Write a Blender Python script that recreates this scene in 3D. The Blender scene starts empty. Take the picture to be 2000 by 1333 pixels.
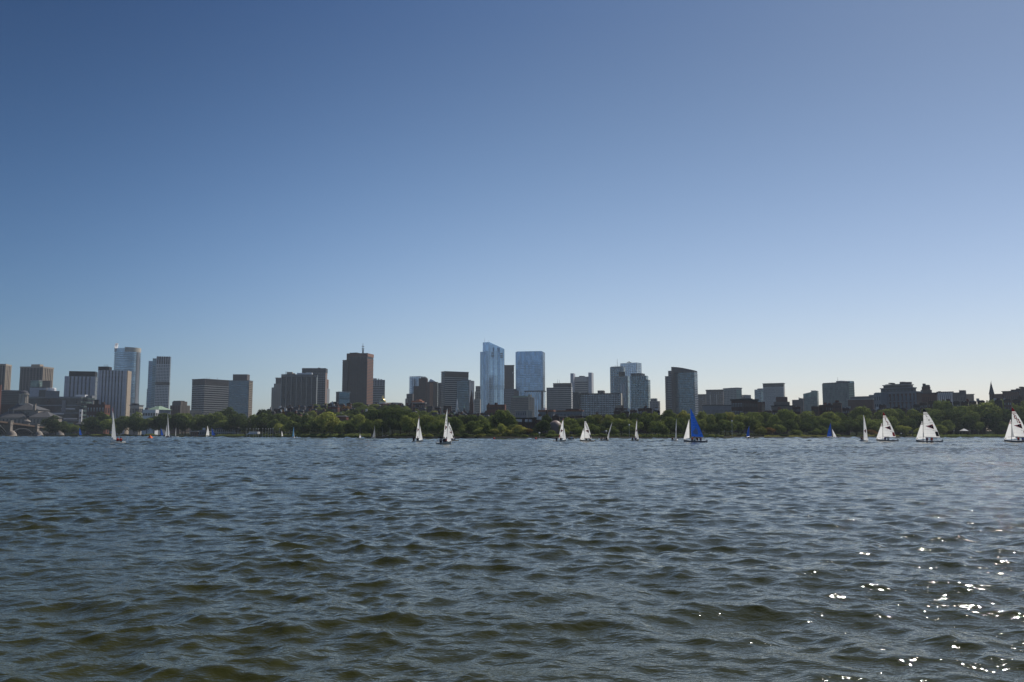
import bpy, bmesh, math, random
import numpy as np
from mathutils import Vector, Matrix

# ---------------------------------------------------------------- camera, sky, sun, exposure
sc = bpy.context.scene
CAM_H = 1.6                                   # eye height above the water
F = 1700.0                                    # focal length in photo pixels (2000 wide)
PITCH = math.atan((850.5 - 666.5) / F)
cam_d = bpy.data.cameras.new("camera")
cam = bpy.data.objects.new("camera", cam_d)
sc.collection.objects.link(cam)
cam.location = (0, 0, CAM_H)
cam.rotation_euler = (math.pi / 2 + PITCH, 0, 0)
cam_d.sensor_width = 36.0
cam_d.lens = 36.0 * F / 2000.0
cam_d.clip_start = 0.1
cam_d.clip_end = 30000
sc.camera = cam

SUN_AZ = math.radians(39)                     # to the right of the view direction
SUN_EL = math.radians(46)
world = bpy.data.worlds.new("World")
sc.world = world
world.use_nodes = True
wn = world.node_tree
for n in list(wn.nodes):
    wn.nodes.remove(n)
sky = wn.nodes.new("ShaderNodeTexSky")
sky.sky_type = 'NISHITA'
sky.sun_disc = False
sky.sun_elevation = SUN_EL
sky.sun_rotation = SUN_AZ
sky.air_density = 1.0
sky.dust_density = 0.6
sky.ozone_density = 2.0
sky.altitude = 0
bg = wn.nodes.new("ShaderNodeBackground")
bg.inputs[1].default_value = 0.10
wo = wn.nodes.new("ShaderNodeOutputWorld")
# clear-air colour of this sky: bluer and darker with height, dimmer at right angles to the sun
def wnode(t): return wn.nodes.new(t)
geo = wnode("ShaderNodeTexCoord")
sepd = wnode("ShaderNodeSeparateXYZ")
wn.links.new(geo.outputs["Generated"], sepd.inputs[0])
ramp = wnode("ShaderNodeValToRGB")
ramp.color_ramp.interpolation = 'B_SPLINE'
SKY_TINT = [(0.0, (1.01, 1.05, 1.32)), (0.07, (1.18, 1.15, 1.29)), (0.26, (0.74, 0.85, 0.99)), (0.45, (0.43, 0.53, 0.67)), (1.0, (0.31, 0.50, 0.80))]
while len(ramp.color_ramp.elements) < len(SKY_TINT):
    ramp.color_ramp.elements.new(0.5)
for e, (p, c) in zip(ramp.color_ramp.elements, SKY_TINT):
    e.position = p
    e.color = (c[0]/2, c[1]/2, c[2]/2, 1)
wn.links.new(sepd.outputs[2], ramp.inputs[0])
dot = wnode("ShaderNodeVectorMath"); dot.operation = 'DOT_PRODUCT'
dot.inputs[1].default_value = (math.sin(SUN_AZ), math.cos(SUN_AZ), 0)
wn.links.new(geo.outputs["Generated"], dot.inputs[0])
am = wnode("ShaderNodeValToRGB")
am.color_ramp.interpolation = 'B_SPLINE'
AZ_TINT = [(0.0, (0.35, 0.38, 0.42)), (0.5, (0.22, 0.28, 0.33)), (0.66, (0.165, 0.25, 0.31)), (0.78, (0.36, 0.41, 0.44)), (0.89, (0.51, 0.50, 0.47)), (1.0, (0.46, 0.44, 0.42))]
while len(am.color_ramp.elements) < len(AZ_TINT):
    am.color_ramp.elements.new(0.5)
for e, (p, c) in zip(am.color_ramp.elements, AZ_TINT):
    e.position = p; e.color = (*c, 1)
hf = wnode("ShaderNodeMath"); hf.operation = 'MULTIPLY_ADD'; hf.inputs[1].default_value = 0.5; hf.inputs[2].default_value = 0.5
wn.links.new(dot.outputs["Value"], hf.inputs[0]); wn.links.new(hf.outputs[0], am.inputs[0])
m1 = wnode("ShaderNodeVectorMath"); m1.operation = 'MULTIPLY'
wn.links.new(sky.outputs[0], m1.inputs[0]); wn.links.new(ramp.outputs[0], m1.inputs[1])
m2 = wnode("ShaderNodeVectorMath"); m2.operation = 'MULTIPLY'
wn.links.new(m1.outputs[0], m2.inputs[0]); wn.links.new(am.outputs[0], m2.inputs[1])
m3 = wnode("ShaderNodeVectorMath"); m3.operation = 'SCALE'; m3.inputs["Scale"].default_value = 4.0
wn.links.new(m2.outputs[0], m3.inputs[0])
wn.links.new(m3.outputs[0], bg.inputs[0])
wn.links.new(bg.outputs[0], wo.inputs[0])

sun_d = bpy.data.lights.new("sun", 'SUN')
sun_d.energy = 5.0
sun_d.angle = math.radians(0.5)
sun_d.color = (1.0, 0.95, 0.87)
sun = bpy.data.objects.new("sun", sun_d)
sc.collection.objects.link(sun)
sv = Vector((math.sin(SUN_AZ) * math.cos(SUN_EL), math.cos(SUN_AZ) * math.cos(SUN_EL), math.sin(SUN_EL)))
sun.rotation_euler = sv.to_track_quat('Z', 'Y').to_euler()

sc.view_settings.view_transform = 'Standard'
sc.view_settings.look = 'None'
sc.view_settings.gamma = 1.0
sc.view_settings.use_curve_mapping = False
sc.view_settings.exposure = -0.25
sc.cycles.volume_bounces = 0
sc.cycles.max_bounces = 6
sc.cycles.use_denoising = True
sc.cycles.denoising_prefilter = 'ACCURATE'
sc.cycles.denoising_input_passes = 'RGB_ALBEDO_NORMAL'
sc.cycles.use_adaptive_sampling = False
sc.cycles.blur_glossy = 0.0
sc.cycles.transparent_max_bounces = 8

R = random.Random(7)
COL = sc.collection

# ---------------------------------------------------------------- helpers
def W(px, py, Y):
    """photo pixel + distance -> place in the world"""
    u = (px - 1000.0) / F
    v = (666.5 - py) / F
    s = Y / (math.cos(PITCH) - v * math.sin(PITCH))
    return Vector((u * s, Y, CAM_H + s * (math.sin(PITCH) + v * math.cos(PITCH))))

def YW(py):
    """distance of the water seen at photo row py"""
    return W(1000, py, 1.0) and CAM_H / math.tan(math.atan((py - 666.5) / F) - PITCH)

MATS = {}
def mat(name, col, rough=0.8, metal=0.0, spec=0.15, var=0.12, scale=0.3, trans=0.0, cells=None, ior=None):
    """principled surface with a little procedural unevenness in object space; cells=(dx,dz,amount) varies pane by pane"""
    if name in MATS:
        return MATS[name]
    m = bpy.data.materials.new(name)
    m.use_nodes = True
    nt = m.node_tree
    b = nt.nodes["Principled BSDF"]
    b.inputs["Roughness"].default_value = rough
    b.inputs["Metallic"].default_value = metal
    b.inputs["Specular IOR Level"].default_value = spec
    if ior:
        b.inputs["IOR"].default_value = ior
    tc = nt.nodes.new("ShaderNodeTexCoord")
    nz = nt.nodes.new("ShaderNodeTexNoise")
    nz.inputs["Scale"].default_value = scale
    nz.inputs["Detail"].default_value = 4
    nt.links.new(tc.outputs["Object"], nz.inputs["Vector"])
    mr = nt.nodes.new("ShaderNodeMapRange")
    mr.inputs[1].default_value = 0.25; mr.inputs[2].default_value = 0.75
    mr.inputs[3].default_value = 1 - var; mr.inputs[4].default_value = 1 + var
    nt.links.new(nz.outputs["Fac"], mr.inputs[0])
    fac = mr.outputs[0]
    oi = nt.nodes.new("ShaderNodeObjectInfo")
    if cells:
        dx, dz, amt = cells
        sep = nt.nodes.new("ShaderNodeSeparateXYZ")
        nt.links.new(tc.outputs["Object"], sep.inputs[0])
        ad = nt.nodes.new("ShaderNodeMath"); ad.operation = 'SUBTRACT'
        nt.links.new(sep.outputs[0], ad.inputs[0]); nt.links.new(sep.outputs[1], ad.inputs[1])
        def fl(sock, d):
            a = nt.nodes.new("ShaderNodeMath"); a.operation = 'DIVIDE'
            nt.links.new(sock, a.inputs[0]); a.inputs[1].default_value = d
            f = nt.nodes.new("ShaderNodeMath"); f.operation = 'FLOOR'
            nt.links.new(a.outputs[0], f.inputs[0])
            return f.outputs[0]
        cb = nt.nodes.new("ShaderNodeCombineXYZ")
        nt.links.new(fl(ad.outputs[0], dx), cb.inputs[0]); nt.links.new(fl(sep.outputs[2], dz), cb.inputs[1])
        wh = nt.nodes.new("ShaderNodeTexWhiteNoise")
        nt.links.new(cb.outputs[0], wh.inputs["Vector"])
        m2 = nt.nodes.new("ShaderNodeMapRange")
        m2.inputs[3].default_value = 1 - amt; m2.inputs[4].default_value = 1 + amt
        nt.links.new(wh.outputs["Value"], m2.inputs[0])
        mu = nt.nodes.new("ShaderNodeMath"); mu.operation = 'MULTIPLY'
        nt.links.new(fac, mu.inputs[0]); nt.links.new(m2.outputs[0], mu.inputs[1])
        fac = mu.outputs[0]
    vm = nt.nodes.new("ShaderNodeVectorMath"); vm.operation = 'SCALE'
    vm.inputs[0].default_value = col
    nt.links.new(fac, vm.inputs["Scale"])
    nt.links.new(vm.outputs[0], b.inputs["Base Color"])
    if trans:
        out = nt.nodes["Material Output"]
        tr = nt.nodes.new("ShaderNodeBsdfTranslucent")
        nt.links.new(vm.outputs[0], tr.inputs[0])
        mx = nt.nodes.new("ShaderNodeMixShader"); mx.inputs[0].default_value = trans
        nt.links.new(b.outputs[0], mx.inputs[1]); nt.links.new(tr.outputs[0], mx.inputs[2])
        nt.links.new(mx.outputs[0], out.inputs[0])
    MATS[name] = m
    return m

class MB:
    def __init__(s):
        s.v = []; s.f = []
    def quad(s, a, b, c, d):
        n = len(s.v); s.v += [tuple(a), tuple(b), tuple(c), tuple(d)]; s.f.append((n, n+1, n+2, n+3)); return s
    def poly(s, pts):
        n = len(s.v); s.v += [tuple(p) for p in pts]; s.f.append(tuple(range(n, n+len(pts)))); return s
    def box(s, x0, x1, y0, y1, z0, z1):
        return s.prism([(x0, y0), (x1, y0), (x1, y1), (x0, y1)], z0, z1)
    def prism(s, pts, z0, z1, top=None):
        """vertical prism; z1 may be a list (a height per corner); top = other outline for the upper end"""
        k = len(pts); n = len(s.v)
        zt = z1 if isinstance(z1, (list, tuple)) else [z1]*k
        tp = top or pts
        s.v += [(p[0], p[1], z0) for p in pts] + [(p[0], p[1], z) for p, z in zip(tp, zt)]
        s.f.append(tuple(n+i for i in reversed(range(k))))
        s.f.append(tuple(n+k+i for i in range(k)))
        for i in range(k):
            j = (i+1) % k
            s.f.append((n+i, n+j, n+k+j, n+k+i))
        return s
    def tube(s, pts, rad, k=6):
        """tapered tube through pts; rad float or list"""
        pts = [Vector(p) for p in pts]
        rr = rad if isinstance(rad, (list, tuple)) else [rad]*len(pts)
        base = len(s.v)
        for i, p in enumerate(pts):
            d = (pts[min(i+1, len(pts)-1)] - pts[max(i-1, 0)]).normalized()
            a = d.orthogonal().normalized() if abs(d.z) < 0.99 else Vector((1, 0, 0))
            b = d.cross(a).normalized(); a = b.cross(d)
            for j in range(k):
                t = 2*math.pi*j/k
                s.v.append(tuple(p + (a*math.cos(t) + b*math.sin(t))*rr[i]))
        for i in range(len(pts)-1):
            for j in range(k):
                j2 = (j+1) % k
                s.f.append((base+i*k+j, base+i*k+j2, base+(i+1)*k+j2, base+(i+1)*k+j))
        s.f.append(tuple(base+j for j in reversed(range(k))))
        s.f.append(tuple(base+(len(pts)-1)*k+j for j in range(k)))
        return s
    def lathe(s, prof, k=16, cx=0, cy=0, a0=0.0, a1=2*math.pi):
        base = len(s.v); full = abs(a1-a0-2*math.pi) < 1e-6
        m = k if full else k+1
        for r, z in prof:
            for j in range(m):
                t = a0+(a1-a0)*j/k
                s.v.append((cx+r*math.cos(t), cy+r*math.sin(t), z))
        for i in range(len(prof)-1):
            for j in range(k):
                j2 = (j+1) % m
                s.f.append((base+i*m+j, base+i*m+j2, base+(i+1)*m+j2, base+(i+1)*m+j))
        return s
    def mesh(s, name, m, smooth=False):
        me = bpy.data.meshes.new(name)
        me.from_pydata(s.v, [], s.f)
        me.materials.append(m)
        if smooth:
            me.polygons.foreach_set("use_smooth", [True]*len(me.polygons))
        me.update()
        return me
    def build(s, name, m, parent=None, loc=(0, 0, 0), smooth=False, kind=None):
        return link(name, s.mesh(name, m, smooth), parent, loc, kind)

def link(name, me, parent=None, loc=(0, 0, 0), kind=None):
    o = bpy.data.objects.new(name, me)
    COL.objects.link(o)
    o.location = loc
    if parent: o.parent = parent
    if kind: o["kind"] = kind
    return o

def tag(o, label=None, cat=None, group=None, kind=None):
    if label: o["label"] = label
    if cat: o["category"] = cat
    if group: o["group"] = group
    if kind: o["kind"] = kind
    return o

def thing(name, label, cat, loc=(0, 0, 0), rotz=0.0, group=None):
    o = bpy.data.objects.new(name, None)
    COL.objects.link(o)
    o.location = loc; o.rotation_euler = (0, 0, rotz)
    return tag(o, label, cat, group)

def smooth(x):
    x = np.clip(x, 0, 1)
    return x*x*(3-2*x)

# ---------------------------------------------------------------- shore line and terrain height
SH_PX = [-900, -40, 60, 100, 200, 300, 420, 520, 600, 700, 760, 850, 950, 1080, 1200, 1350, 1500, 1620, 1750, 1880, 2000, 2300, 3200]
SH_Y  = [1150, 1130, 1120, 960, 900, 830, 760, 660, 560, 480, 450, 425, 408, 402, 415, 440, 480, 520, 560, 600, 640, 700, 760]
def t_of(px): return (px-1000.0)/F*math.cos(PITCH)*1.006
SH_T = [t_of(p) for p in SH_PX]
def shore(t): return np.interp(t, SH_T, SH_Y)
HT = [t_of(p) for p in [300, 430, 520, 620, 700, 760, 840, 920, 1000, 1150, 1500, 1900, 2100]]
HZ = [0, 5, 12, 20, 25, 25, 20, 14, 9, 5, 3, 5, 6]
def ground_z(x, y):
    """height of the land: low park along the water, a hill behind its middle"""
    t = np.asarray(x)/np.maximum(np.asarray(y), 1.0)
    d = np.asarray(y)-shore(t)
    base = 0.9*smooth(d/6.0)+0.8*smooth((d-10)/40.0)
    hill = np.interp(t, HT, HZ)*smooth((d-70)/380.0)
    return base+hill
def gz(x, y): return float(ground_z(x, y))
# ---------------------------------------------------------------- water
def make_water():
    rng = np.random.RandomState(11)
    r = [1.6]
    while r[-1] < 1250:
        c = r[-1]
        k = 0.006 if c < 4 else (0.0036 if c < 60 else (0.005 if c < 250 else 0.009))
        r.append(c*(1+k))
    r = np.array(r)
    th = []
    a = -1.15
    while a < 1.15:
        th.append(a)
        a += 0.0034 if abs(a) < 0.60 else 0.012
    th = np.array(th)
    RR, TT = np.meshgrid(r, th, indexing='ij')
    X = RR*np.sin(TT); Y = RR*np.cos(TT)
    cell = RR*0.0038
    Z = np.zeros_like(X); DX = np.zeros_like(X); DY = np.zeros_like(X)
    gust = np.zeros_like(X)
    for i in range(14):                       # slow patches of rougher and calmer water
        lam = 6*(1.35**i)*(0.8+0.4*rng.rand())
        an = rng.rand()*2*math.pi
        gust += np.sin(2*math.pi/lam*(X*math.cos(an)+Y*math.sin(an))+rng.rand()*6.28)
    gust = 1.0+(0.09+0.08*smooth((RR-30)/120.0))*np.clip(gust, -3.5, 3.5)
    N = 180
    lams = 0.13*(4.5/0.13)**((np.arange(N)+rng.rand(N))/N)
    for lam in lams:
        k = 2*math.pi/lam
        spread = 0.80 if lam < 0.9 else 0.58
        an = math.radians(-90-12)+rng.randn()*spread     # travelling toward the camera
        s = 0.0250*max(0.16, min(1.0, (0.90/lam)**1.4))*(1.05 if lam < 0.45 else 1.0)
        w = smooth((lam/cell-2.0)/1.6)
        amp = s/k*w*(gust if lam < 1.4 else 1.0)
        ph = k*(X*math.cos(an)+Y*math.sin(an))+rng.rand()*6.2832
        Z += amp*np.cos(ph)
        sn = np.sin(ph)
        DX -= 0.85*amp*sn*math.cos(an); DY -= 0.85*amp*sn*math.sin(an)
    # waves too short for the far mesh cells: their slopes are kept as small random facets
    rf = rng.randn(*X.shape)
    rf = 0.65*rf+0.5*np.roll(rf, 1, axis=1)
    Z += rf*cell*0.125*smooth((cell-0.06)/0.3)*gust
    X = X+DX; Y = Y+DY
    nr, nt = X.shape
    co = np.stack([X, Y, Z], -1).reshape(-1, 3).astype(np.float32)
    i = np.arange((nr-1)*(nt-1)); rr = i//(nt-1); cc = i % (nt-1)
    a0 = rr*nt+cc
    fa = np.stack([a0, a0+nt, a0+nt+1, a0+1], -1).astype(np.int32)
    me = bpy.data.meshes.new("water")
    me.vertices.add(len(co)); me.vertices.foreach_set("co", co.ravel())
    me.loops.add(fa.size); me.loops.foreach_set("vertex_index", fa.ravel())
    me.polygons.add(len(fa))
    me.polygons.foreach_set("loop_start", np.arange(0, fa.size, 4, dtype=np.int32))
    me.polygons.foreach_set("loop_total", np.full(len(fa), 4, dtype=np.int32))
    me.polygons.foreach_set("use_smooth", np.ones(len(fa), dtype=bool))
    at = me.attributes.new("chop", 'FLOAT', 'POINT')      # how much of the mid-size chop is left to the bump
    fine = smooth((cell*4.0-0.10)/0.9)
    at.data.foreach_set("value", fine.ravel().astype(np.float32))
    me.update(calc_edges=True)
    me.validate()
    m = bpy.data.materials.new("river_water"); m.use_nodes = True
    nt_ = m.node_tree; b = nt_.nodes["Principled BSDF"]
    b.inputs["Base Color"].default_value = (0.038, 0.038, 0.006, 1)
    b.inputs["Roughness"].default_value = 0.07
    b.inputs["IOR"].default_value = 1.333
    b.inputs["Specular IOR Level"].default_value = 0.5
    L = nt_.links; NN = nt_.nodes.new
    tc = NN("ShaderNodeTexCoord")
    def noise(scale, sx, sy, detail, rot=0.0):
        mp = NN("ShaderNodeMapping"); mp.inputs["Scale"].default_value = (sx, sy, 1); mp.inputs["Rotation"].default_value = (0, 0, rot)
        L.new(tc.outputs["Object"], mp.inputs["Vector"])
        n = NN("ShaderNodeTexNoise"); n.inputs["Scale"].default_value = scale; n.inputs["Detail"].default_value = detail
        n.inputs["Roughness"].default_value = 0.55; n.inputs["Distortion"].default_value = 0.4
        L.new(mp.outputs[0], n.inputs["Vector"])
        return n.outputs["Fac"]
    fine_n = noise(5.0, 0.7, 1.25, 3, 0.2)
    mid_n = noise(1.3, 0.65, 1.3, 4, 0.15)
    bm1 = NN("ShaderNodeBump"); bm1.inputs["Strength"].default_value = 1.0; bm1.inputs["Distance"].default_value = 0.018
    L.new(fine_n, bm1.inputs["Height"])
    tiny_n = noise(16.0, 0.8, 1.2, 2, -0.3)
    bm0 = NN("ShaderNodeBump"); bm0.inputs["Strength"].default_value = 1.0; bm0.inputs["Distance"].default_value = 0.008
    L.new(tiny_n, bm0.inputs["Height"]); L.new(bm1.outputs[0], bm0.inputs["Normal"]); bm1 = bm0
    atn = NN("ShaderNodeAttribute"); atn.attribute_name = "chop"
    mul = NN("ShaderNodeMath"); mul.operation = 'MULTIPLY'; mul.inputs[1].default_value = 0.14
    L.new(atn.outputs["Fac"], mul.inputs[0])
    bm2 = NN("ShaderNodeBump"); bm2.inputs["Strength"].default_value = 1.0
    L.new(mul.outputs[0], bm2.inputs["Distance"]); L.new(mid_n, bm2.inputs["Height"]); L.new(bm1.outputs[0], bm2.inputs["Normal"])
    L.new(bm2.outputs[0], b.inputs["Normal"])
    rg = NN("ShaderNodeMath"); rg.operation = 'MULTIPLY_ADD'; rg.inputs[1].default_value = 0.05; rg.inputs[2].default_value = 0.045
    L.new(atn.outputs["Fac"], rg.inputs[0]); L.new(rg.outputs[0], b.inputs["Roughness"])
    me.materials.append(m)
    o = link("water", me, kind="structure")
    tag(o, label="choppy blue-green river water with small wind waves and sun glints")
    return o
make_water()

def make_ground():
    ts = np.array(sorted(set(list(np.linspace(-1.25, 1.25, 260))+SH_T)))
    ds = np.array([-1.5, 0, 1.5, 4, 7, 12, 20, 35, 50, 70, 100, 140, 180, 230, 290, 360, 450, 560, 700, 900, 1300, 2000, 3500, 6000, 12000])
    V = []; Fc = []
    for t in ts:
        s = float(shore(t))
        for d in ds:
            y = s+d
            z = gz(t*y, y) if d > 0.1 else -1.2 if d < -1 else -0.4
            V.append((t*y, y, z))
    n = len(ds)
    for i in range(len(ts)-1):
        for j in range(n-1):
            a = i*n+j
            Fc.append((a, a+n, a+n+1, a+1))
    me = bpy.data.meshes.new("ground"); me.from_pydata(V, [], Fc)
    me.polygons.foreach_set("use_smooth", [True]*len(me.polygons))
    me.materials.append(mat("park_ground", (0.018, 0.022, 0.011), 0.95, var=0.4, scale=0.05, spec=0.0))
    me.update()
    tag(link("ground", me, kind="structure"), label="grassy riverbank and hillside behind the trees")
make_ground()
# ---------------------------------------------------------------- buildings
def M_(n):
    P = dict(
        dark_glass=dict(col=(0.022, 0.027, 0.034), rough=0.25, spec=0.5, cells=(4.0, 3.6, 0.5)),
        smoke_glass=dict(col=(0.030, 0.037, 0.046), rough=0.3, spec=0.4, cells=(3.0, 3.8, 0.45)),
        teal_glass=dict(col=(0.15, 0.235, 0.28), rough=0.25, metal=0.75, cells=(3.2, 3.6, 0.4)),
        green_glass=dict(col=(0.16, 0.22, 0.20), rough=0.3, metal=0.4, cells=(3.2, 3.8, 0.3)),
        blue_glass=dict(col=(0.42, 0.54, 0.67), rough=0.12, metal=0.9, cells=(4.0, 11.0, 0.24)),
        deep_blue_glass=dict(col=(0.22, 0.33, 0.46), rough=0.15, metal=0.85, cells=(5.0, 9.0, 0.25)),
        pale_glass=dict(col=(0.50, 0.58, 0.66), rough=0.25, metal=0.8, cells=(3.0, 3.7, 0.15)),
        cyl_glass=dict(col=(0.34, 0.43, 0.50), rough=0.2, metal=0.85, cells=(3.0, 3.7, 0.2)),
        mullion=dict(col=(0.16, 0.19, 0.22), rough=0.4, metal=0.4),
        grey_concrete=dict(col=(0.24, 0.25, 0.27)), pale_concrete=dict(col=(0.45, 0.43, 0.40)),
        brown_concrete=dict(col=(0.16, 0.138, 0.13)), tan_concrete=dict(col=(0.40, 0.325, 0.25)),
        dark_concrete=dict(col=(0.075, 0.08, 0.09)), charcoal=dict(col=(0.028, 0.028, 0.032)),
        lilac_panel=dict(col=(0.58, 0.57, 0.60), rough=0.6), white_panel=dict(col=(0.80, 0.79, 0.78), rough=0.6),
        red_granite=dict(col=(0.12, 0.062, 0.055), rough=0.6), brown_granite=dict(col=(0.065, 0.045, 0.042), rough=0.6),
        brick=dict(col=(0.20, 0.085, 0.06), scale=1.0, var=0.25), dark_brick=dict(col=(0.065, 0.034, 0.032), scale=1.0, var=0.3),
        brown_brick=dict(col=(0.14, 0.08, 0.065), scale=1.0, var=0.25), orange_brick=dict(col=(0.34, 0.15, 0.09), scale=1.0),
        limestone=dict(col=(0.42, 0.37, 0.31), scale=0.8), granite=dict(col=(0.30, 0.26, 0.22), scale=1.5, var=0.2),
        slate=dict(col=(0.09, 0.09, 0.10), scale=1.0), black_roof=dict(col=(0.03, 0.03, 0.034)),
        grey_roof=dict(col=(0.10, 0.10, 0.105), scale=1.0, var=0.2), copper_green=dict(col=(0.26, 0.36, 0.26)),
        gold=dict(col=(0.85, 0.62, 0.25), rough=0.25, metal=0.9), white_paint=dict(col=(0.72, 0.71, 0.69), rough=0.6),
        window_glass=dict(col=(0.03, 0.036, 0.045), rough=0.15, spec=0.5, cells=(1.7, 2.9, 0.6)),
        pale_window=dict(col=(0.22, 0.26, 0.29), rough=0.2, spec=0.6, cells=(1.7, 2.9, 0.6)),
        pale_panes=dict(col=(0.42, 0.50, 0.55), rough=0.3, metal=0.5, cells=(3.0, 4.0, 0.4)),
        steel=dict(col=(0.20, 0.21, 0.22), rough=0.5, metal=0.5), cream=dict(col=(0.55, 0.50, 0.42)),
        red_lit_face=dict(col=(0.38, 0.20, 0.14)),  # right-face colour that already holds the reddish sunlight
    )[n]
    return mat(n, P.pop("col"), **P)

def tt(px, py):
    return ((px-1000.0)/F)/(math.cos(PITCH)-(666.5-py)/F*math.sin(PITCH))
def zz(py, Y):
    return W(1000, py, Y).z

class Block:
    """a box seen with its near corner at column xc: left face xl..xc, right face xc..xr"""
    def __init__(s, b, xl, xc, xr, yt, Y, z0, ratio=None, depth=None, body=None, name="wall", phi=None, sink=0.0):
        s.b = b
        tA, tB, tC = tt(xl, yt), tt(xc, yt), tt(xr, yt)
        Bx = tB*Y
        single = xr-xc < 0.2
        if phi is None:
            if single:
                phi = math.atan((tA+tB)/2)
            else:
                best = 1e9
                for k in range(-350, 890, 4):
                    p = math.radians(k/10.0); c, q = math.cos(p), math.sin(p)
                    if c+tA*q < 1e-3 or q-tC*c < 1e-3: continue
                    wL = (Bx-tA*Y)/(c+tA*q); wR = (tC*Y-Bx)/(q-tC*c)
                    e = abs(math.log(max(wL, .01)/max(wR, .01)/(ratio or 1.0)))
                    if e < best: best, phi = e, p
        c, q = math.cos(phi), math.sin(phi)
        s.phi = phi
        s.wL = (Bx-tA*Y)/(c+tA*q)
        if single or q-tC*c < 0.02:
            s.wR = depth or max(14.0, 0.7*s.wL)
        else:
            s.wR = (tC*Y-Bx)/(q-tC*c)
            if depth: s.wR = min(s.wR, depth)
        s.Y = Y; s.z1 = zz(yt, Y); s.z0 = z0
        s.B = Vector((Bx, Y))
        s.dL = Vector((-c, q)); s.nL = Vector((-q, -c)); s.dR = Vector((q, c)); s.nR = Vector((c, -q))
        s.name = name; s.body = body
    def pts(s, grow=0.0):
        o = s.b.o.location
        B = s.B-Vector((o.x, o.y))
        g = grow
        p = [B+s.dL*(s.wL+g)-s.dR*g, B-s.dL*g-s.dR*g, B+s.dR*(s.wR+g)-s.dL*g, B+s.dL*(s.wL+g)+s.dR*(s.wR+g)]
        return [(v.x, v.y) for v in p]
    def make(s, m=None, ztop=None):
        oz = s.b.o.location.z
        mb = MB().prism(s.pts(), s.z0-oz, (ztop or s.z1)-oz)
        return mb.build(s.name, m or s.body, s.b.o)
    def fbox(s, mb, face, a0, a1, o0, o1, z0, z1):
        o = s.b.o.location
        B = s.B-Vector((o.x, o.y))
        d, n = (s.dL, s.nL) if face == 'L' else (s.dR, s.nR)
        p = [B+d*a0+n*o1, B+d*a0+n*o0, B+d*a1+n*o0, B+d*a1+n*o1]
        if face == 'L': p = p[::-1]
        # counter-clockwise from above
        ar = sum(p[i].x*p[(i+1) % 4].y-p[(i+1) % 4].x*p[i].y for i in range(4))
        if ar < 0: p = p[::-1]
        mb.prism([(v.x, v.y) for v in p], z0, z1)
        return mb
    def zr(s, lo, hi):
        oz = s.b.o.location.z
        h = s.z1-s.z0
        return s.z0+lo*h-oz, s.z0+hi*h-oz
    def spandrels(s, n, frac, m, faces='LR', lo=0.0, hi=1.0, p=0.35, name="spandrel", joined=False, keep=False):
        za, zb = s.zr(lo, hi)
        if s.Y >= 1100 and not keep: n = max(n, int(round((zb-za)*F/s.Y/3.5)))
        if s.Y > 1550 and n > 24: joined = True
        st = (zb-za)/n; th = st*frac
        mb = MB()
        if 'L' in faces: s.fbox(mb, 'L', (0.13 if 'R' not in faces else -p), s.wL+(p if 'R' not in faces else 0.0), -0.1, p, 0, th)
        if 'R' in faces: s.fbox(mb, 'R', 0.13, s.wR, -0.1, p, 0, th)
        me = mb.mesh(name, M_(m))
        if joined:
            allb = MB()
            for i in range(n):
                z = za+st*(i+1)-th
                k = len(allb.v)
                allb.v += [(v[0], v[1], v[2]+z) for v in mb.v]; allb.f += [tuple(q+k for q in f) for f in mb.f]
            return allb.build(name, M_(m), s.b.o, kind="stuff")
        for i in range(n):
            link(name, me, s.b.o, (0, 0, za+st*(i+1)-th))
    def piers(s, n, frac, m, face='L', lo=0.0, hi=1.0, p=0.55, name="pier", joined=False, ends=True):
        za, zb = s.zr(lo, hi)
        w = s.wL if face == 'L' else s.wR
        st = w/n; th = st*frac
        d = s.dL if face == 'L' else s.dR
        allb = MB(); me = None
        a_off = 0.16
        for i in range(n+1 if ends else n):
            a = max(a_off, min(w-th-0.02, (i*st-th/2) if ends else (i+0.5)*st-th/2))
            if joined:
                s.fbox(allb, face, a, a+th, -0.12, p, za+0.01, zb-0.01)
            else:
                if me is None:
                    mb = MB(); s.fbox(mb, face, 0, th, -0.12, p, za+0.01, zb-0.01); me = mb.mesh(name, M_(m))
                link(name, me, s.b.o, (d.x*a, d.y*a, 0))
        if joined: allb.build(name, M_(m), s.b.o, kind="stuff")
    def windows(s, nf, nb, fw, fh, m="window_glass", face='L', lo=0.02, hi=0.96, p=0.06, name="window", joined=None):
        za, zb = s.zr(lo, hi)
        w = s.wL if face == 'L' else s.wR
        if s.Y >= 1200 and nf > 3 and m != "pale_panes": nf = max(nf, int(round((zb-za)*F/s.Y/3.5)))
        st = w/nb; sz = (zb-za)/nf
        d = s.dL if face == 'L' else s.dR
        if joined is None: joined = nf*nb > 60
        if joined:
            mb = MB()
            for i in range(nf):
                for j in range(nb):
                    a = (j+0.5-fw/2)*st; z = za+(i+0.5-fh/2)*sz
                    s.fbox(mb, face, a, a+fw*st, -0.1, p, z, z+fh*sz)
            return mb.build(name, M_(m), s.b.o, kind="stuff")
        mb = MB(); s.fbox(mb, face, 0, fw*st, -0.1, p, 0, fh*sz)
        me = mb.mesh(name, M_(m))
        for i in range(nf):
            for j in range(nb):
                a = (j+0.5-fw/2)*st; z = za+(i+0.5-fh/2)*sz
                link(name, me, s.b.o, (d.x*a, d.y*a, z))
    def cap(s, m, h=1.2, grow=0.7, name="parapet"):
        oz = s.b.o.location.z
        MB().prism(s.pts(grow), s.z1-oz-h*0.4, s.z1-oz+h*0.6).build(name, M_(m), s.b.o)

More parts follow.
